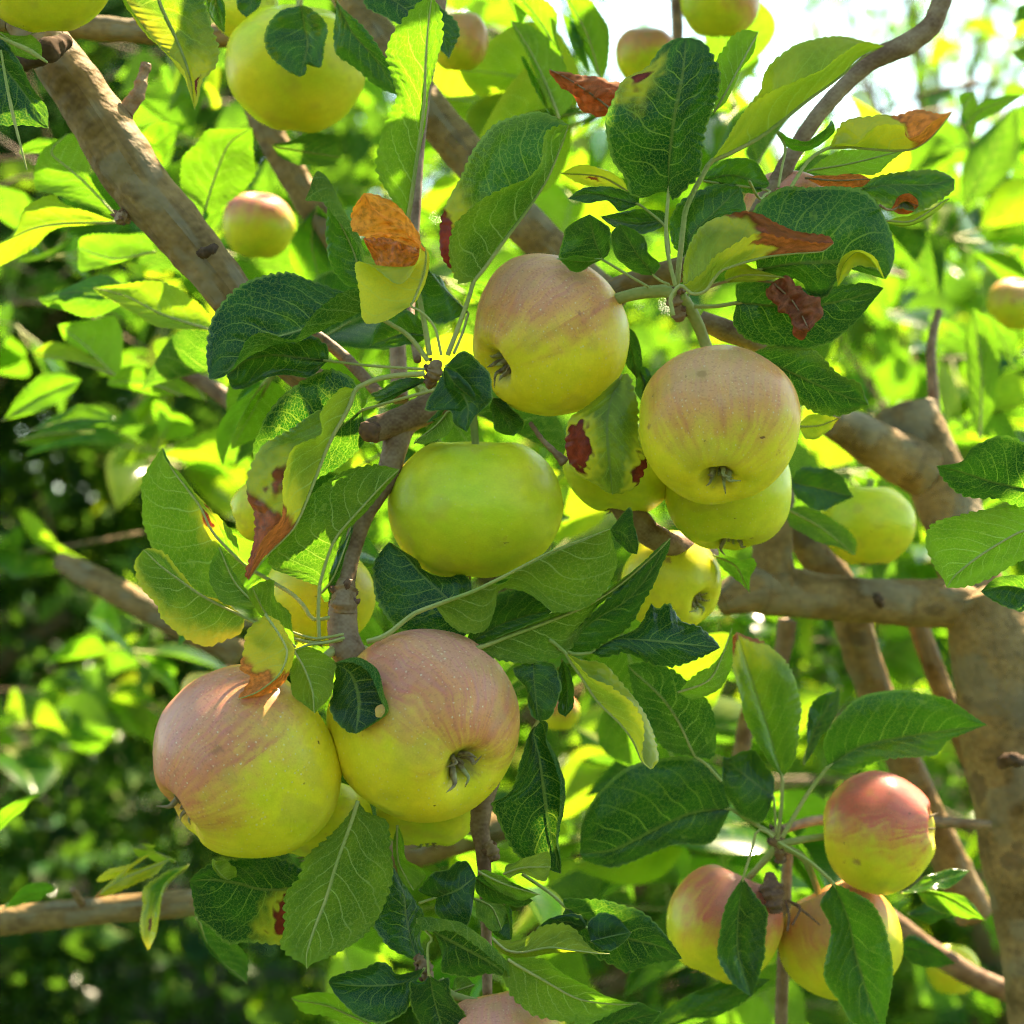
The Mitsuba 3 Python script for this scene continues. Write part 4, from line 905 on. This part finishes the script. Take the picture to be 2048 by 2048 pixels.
def frames(n, rng, droop=0.25, spread=0.9, toward=None):
    """n leaf frames: random heading, upper side roughly up."""
    a = rng.uniform(0, 2 * np.pi, n)
    el = rng.normal(-droop, 0.45, n)
    x = np.stack([np.cos(a) * np.cos(el), np.sin(a) * np.cos(el), np.sin(el)], -1)
    up = SUN * [0.7, 0.7, 1.0] + rng.normal(0, spread * 0.5, (n, 3))
    y = np.cross(up, x); y /= np.linalg.norm(y, axis=1, keepdims=True) + 1e-9
    return np.stack([x, y, np.cross(x, y)], -1)


def scatter(points, size, rng, temps, droop=0.25, spread=0.9, F=None, s=None):
    """One mesh of leaves at the points: ((v, f), uv)."""
    n = len(points)
    F = frames(n, rng, droop, spread) if F is None else F
    s = size * rng.uniform(0.7, 1.2, n) if s is None else s
    which = rng.integers(0, len(temps), n)
    vs, fs, us, off = [], [], [], 0
    for k, (v, f, uv) in enumerate(temps):
        i = np.nonzero(which == k)[0]
        if not len(i):
            continue
        V = np.einsum('nij,vj->nvi', F[i], v) * s[i, None, None] + points[i, None]
        vs.append(V.reshape(-1, 3)); us.append(np.tile(uv, (len(i), 1)))
        fs.append((f[None] + (np.arange(len(i)) * len(v))[:, None, None]).reshape(-1, 3) + off)
        off += len(i) * len(v)
    return (np.vstack(vs), np.vstack(fs)), np.vstack(us)


# gaps in the foliage that let the sun through to a few spots of the fruit
GAP_RAYS = [(at(*px('V', 450, 1335), -0.028), 0.022), (at(*px('V', 400, 1370), -0.03), 0.014), (at(*px('V', 1285, 1060), 0.075), 0.020), (at(*px('V', 1700, 1490), 0.12), 0.016), (at(*px('V', 515, 430), 0.32), 0.03)]


def in_gap(p):
    """Whether a leaf centred at p would stand in one of those gaps."""
    for q, r in GAP_RAYS:
        t = (p - q) @ SUN
        if t > 0.01 and np.linalg.norm(p - q - t * SUN) < r + 0.028:
            return True
    return False


# sprays of leaves behind the fruit: x, y range in pixels, depth range in metres, number of leaf clusters
SPRAYS = [((-60, 560), (-60, 560), (0.45, 1.4), 9), ((-100, 600), (-60, 640), (1.3, 2.8), 22), ((380, 1000), (-60, 420), (0.35, 1.4), 9), ((400, 1000), (-60, 420), (1.4, 2.6), 10), ((-60, 420), (560, 980), (0.55, 1.3), 5), ((1000, 1500), (60, 560), (0.25, 1.2), 14),
          ((1480, 2100), (250, 1000), (0.55, 2.4), 30), ((1480, 2100), (900, 1300), (0.60, 2.4), 14), ((1050, 1700), (1150, 1700), (0.40, 2.2), 16), ((1100, 2100), (1500, 2120), (0.45, 2.4), 22),
          ((560, 1100), (500, 1300), (0.16, 0.9), 13), ((1050, 1500), (950, 1300), (0.20, 1.0), 7), ((640, 1200), (1700, 2100), (0.25, 0.9), 7), ((-60, 500), (900, 1350), (0.6, 1.4), 3), ((-60, 480), (1150, 1500), (1.2, 2.4), 13)]
rng = np.random.default_rng(21)
SPRAY, SHOOTS = [], []
for (x0, x1), (y0, y1), (d0, d1), n in SPRAYS:
    for _ in range(n):
        d = d0 + (d1 - d0) * rng.random() ** 1.2
        c = at(rng.uniform(x0, x1), rng.uniform(y0, y1), d)
        tw = rng.normal(0, 1, 3) * [1, 1, 0.5]
        tw /= np.linalg.norm(tw)
        if c[1] > D + 0.9:
            SHOOTS.append((c, tw))
        for k in range(rng.integers(4, 8)):
            a = rng.normal(0, 1, 3) * [1, 1, 0.45] + tw * 0.5 + [0, 0, -0.12]
            a /= np.linalg.norm(a)
            up = SUN + rng.normal(0, 0.48, 3)
            y = np.cross(up, a); y /= np.linalg.norm(y)
            sz = rng.uniform(0.05, 0.088)
            if in_gap(c + a * sz * 0.8):
                continue
            SPRAY.append((c, np.stack([a, y, np.cross(a, y)], -1), sz, rng.integers(0, 14)))
# the nearest ones are leaves of their own, the rest one mass
SPRAY.sort(key=lambda s: -s[2] / s[0][1])
room = 290 - len(LEAF_LINES)


def fits(leaf):
    """Not in front of the pruned limbs and the apple at right."""
    c, F, s, k = leaf
    q = c + F[:, 0] * s * 0.8
    x, y = (q[0] / q[1]) / TAN * 1024 + 1024, 1024 - (q[2] - CAM_H) / q[1] / TAN * 1024
    return not (q[1] < D + 0.36 and (1600 < x < 2000 and 760 < y < 1330 or 1420 < x < 1700 and 1090 < y < 1290))


SPRAY = [s for s in SPRAY if fits(s)]


def place(leaf):
    c, F, s, k = leaf
    v, f, uv = FINE[k]
    stem = s * 0.28
    V = (v * s) @ F.T + c + F[:, 0] * stem
    st = tube([c, c + F[:, 0] * stem * 0.5 - F[:, 2] * stem * 0.05, c + F[:, 0] * stem, c + F[:, 0] * (stem + s * 0.3)], [0.0011, 0.0009, 0.0009, 0.0004], sides=5, n=6)
    return ((V, f), uv), st


for leaf in SPRAY[:room]:
    blade, st = place(leaf)
    k = 'apple_tree__' + key_for('leaf')
    put(k, blade, 'leaf_material')
    put(k + '__petiole', st, 'petiole_material')
rest = [place(l) for l in SPRAY[room:]]
put('apple_tree__foliage', join([a for a, b in rest]), 'leaf_material')
tag('apple_tree__foliage', 'mass of leaves of the tree, too many to count', kind='stuff')
put('apple_tree__stalks', join([b for a, b in rest]), 'petiole_material')
labels['apple_tree__stalks'] = {'label': 'leaf stalks of the mass of leaves', 'kind': 'stuff'}

rng = np.random.default_rng(77)
put('apple_tree__shoots', join([tube([c + t * 0.01, c - t * 0.06 + rng.normal(0, 0.008, 3), c - t * 0.14 + rng.normal(0, 0.012, 3), c - t * 0.22 + [0, 0, -0.02]], [0.0012, 0.0016, 0.0020, 0.0024], sides=6, n=10, wobble=0.1) for c, t in SHOOTS]), 'twig_material')
labels['apple_tree__shoots'] = {'label': 'thin shoots that carry the blurred leaves', 'kind': 'stuff'}

# leaves added out of view, on the way to the sun, to shade the fruit
rng = np.random.default_rng(5)
P, PF, PS = [], [], []
n_shade = 260
while len(P) < n_shade:
    p = at(rng.uniform(330, 1800), rng.uniform(420, 2050), rng.uniform(-0.06, 0.11)) + SUN * rng.uniform(0.22, 0.75)
    x, y = (p[0] / p[1]) / TAN * 1024 + 1024, 1024 - (p[2] - CAM_H) / p[1] / TAN * 1024
    if y > -160 and x < 2300 or y > -320 and x > 1300:
        continue
    f1, s1 = frames(1, rng)[0], 0.075 * rng.uniform(0.7, 1.2)
    if in_gap(p + f1[:, 0] * s1 * 0.5):
        continue
    P.append(p); PF.append(f1); PS.append(s1)
for _ in range(70):
    P.append(at(rng.uniform(1050, 1700), rng.uniform(1400, 1760), rng.uniform(0.08, 0.14)) + SUN * rng.uniform(0.75, 0.95)); PF.append(frames(1, rng)[0]); PS.append(0.07)
put('apple_tree__added_shade_foliage', scatter(np.array(P), 0.075, rng, FINE, F=np.array(PF), s=np.array(PS)), 'leaf_material')
labels['apple_tree__added_shade_foliage'] = {'label': 'added leaves out of view that shade the fruit', 'kind': 'stuff'}

# ------------------------------------------------------------------ trees and undergrowth behind
def far_tree(x, y, h, w, base, n, label, size=0.085, seed=0, temps=None, trunk=0.09):
    rng = np.random.default_rng(seed)
    t = key_for('orchard_tree')
    tag(t, label, 'tree')
    g = float(ground_z(np.array(x), np.array(y))) - 0.05
    put(t + '__trunk', tube([[x, y, g], [x + 0.03, y, g + base * 0.6], [x - 0.04, y + 0.05, g + base + 0.3], [x + 0.05, y, h * 0.8]], [trunk * 1.3, trunk, trunk * 0.8, trunk * 0.25], sides=12, wobble=0.1, seed=seed), 'bark_material')
    tips = []
    for k in range(9):
        a = k * 2.4 + rng.uniform(-0.4, 0.4)
        z0 = base + (h - base) * rng.uniform(0.05, 0.6)
        e = np.array([x + math.cos(a) * w * rng.uniform(0.5, 0.9), y + math.sin(a) * w * rng.uniform(0.5, 0.9), z0 + (h - base) * rng.uniform(0.15, 0.45)])
        s = np.array([x, y, z0 * 0.85])
        put(t + '__' + ('limb' if k == 0 else f'limb_{k:03d}'), tube([s, (s + e) / 2 + [0, 0, 0.12], e], [trunk * 0.5, trunk * 0.3, trunk * 0.1], sides=8, wobble=0.1, seed=k), 'bark_material')
        tips.append(e)
    # leaf clumps spread through an uneven crown
    m = n // 55
    c = []
    while len(c) < m:
        q = rng.uniform(-1, 1, 3)
        r = np.linalg.norm(q)
        if r < 1 and r > 0.25:
            pt = np.array([x, y, (h + base) / 2]) + q * [w, w, (h - base) / 2 * 1.08]
            if meshkit.fbm(pt[None] * 1.1 + seed, 2, seed)[0] > 0.40:
                c.append(pt)
    c = np.array(c)
    pts = c[rng.integers(0, m, n)] + rng.normal(0, 1, (n, 3)) * 0.15 * [1, 1, 0.8]
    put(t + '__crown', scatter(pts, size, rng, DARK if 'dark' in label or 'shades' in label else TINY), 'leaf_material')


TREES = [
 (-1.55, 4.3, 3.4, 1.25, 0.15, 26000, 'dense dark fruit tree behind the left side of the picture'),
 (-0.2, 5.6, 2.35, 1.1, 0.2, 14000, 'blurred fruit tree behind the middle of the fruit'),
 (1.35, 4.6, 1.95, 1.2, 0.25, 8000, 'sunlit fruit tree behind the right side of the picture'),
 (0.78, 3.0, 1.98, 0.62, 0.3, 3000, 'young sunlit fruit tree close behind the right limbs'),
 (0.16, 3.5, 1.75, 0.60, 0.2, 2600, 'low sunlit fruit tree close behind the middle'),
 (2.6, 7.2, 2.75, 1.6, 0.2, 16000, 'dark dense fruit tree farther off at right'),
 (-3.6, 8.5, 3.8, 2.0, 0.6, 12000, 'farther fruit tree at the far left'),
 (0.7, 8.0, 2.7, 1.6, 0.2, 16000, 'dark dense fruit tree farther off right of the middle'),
 (-1.45, 3.7, 4.4, 1.6, 1.95, 22000, 'tall fruit tree whose crown shades the left side'),  # added, mostly out of view, to darken the left background
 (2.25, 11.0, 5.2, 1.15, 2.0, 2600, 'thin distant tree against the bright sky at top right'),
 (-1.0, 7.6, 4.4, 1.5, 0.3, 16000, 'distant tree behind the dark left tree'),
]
for i, a in enumerate(TREES):
    far_tree(*a, seed=40 + i)

# unseen leaf row added behind the viewer to keep low sky off the fruit
rng = np.random.default_rng(15)
c = np.stack([rng.uniform(-8, 8, 900), rng.uniform(-4.6, -3.0, 900), rng.uniform(0.3, 3.9, 900)], -1)
c = c[c[:, 2] < 2.9 + 1.4 * (meshkit.noise(np.stack([c[:, 0] * 0.7, c[:, 1] * 0, c[:, 1] * 0], -1), 4) - 0.3)]
pts = c[rng.integers(0, len(c), 26000)] + rng.normal(0, 0.17, (26000, 3))
put('added_tree_row', scatter(pts, 0.13, rng, DARK), 'leaf_material')
tag('added_tree_row', 'unseen row of trees added behind the viewer to block low sky', 'trees', kind='stuff')

rng = np.random.default_rng(9)
n = 42000
yy = 2.2 + 12 * rng.random(n) ** 1.5
xx = rng.uniform(-1, 1, n) * (0.6 + yy * 0.42)
keep = meshkit.fbm(np.stack([xx * 1.6, yy * 1.6, 0 * xx], -1), 3, 8) > 0.40
xx, yy = xx[keep], yy[keep]
pts = np.stack([xx, yy, ground_z(xx, yy) + np.abs(rng.normal(0, 0.07, len(xx)))], -1)
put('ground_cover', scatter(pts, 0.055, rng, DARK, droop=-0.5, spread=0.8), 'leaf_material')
tag('ground_cover', 'low weeds and grass growing on the orchard floor', 'weeds', kind='stuff')

TABLE.append(mi.Float(np.array(ROWS, np.float32).ravel()))
APPLE_TABLE.append(mi.Float(np.array(APPLES, np.float32).ravel()))
dr.eval(TABLE[0], APPLE_TABLE[0])
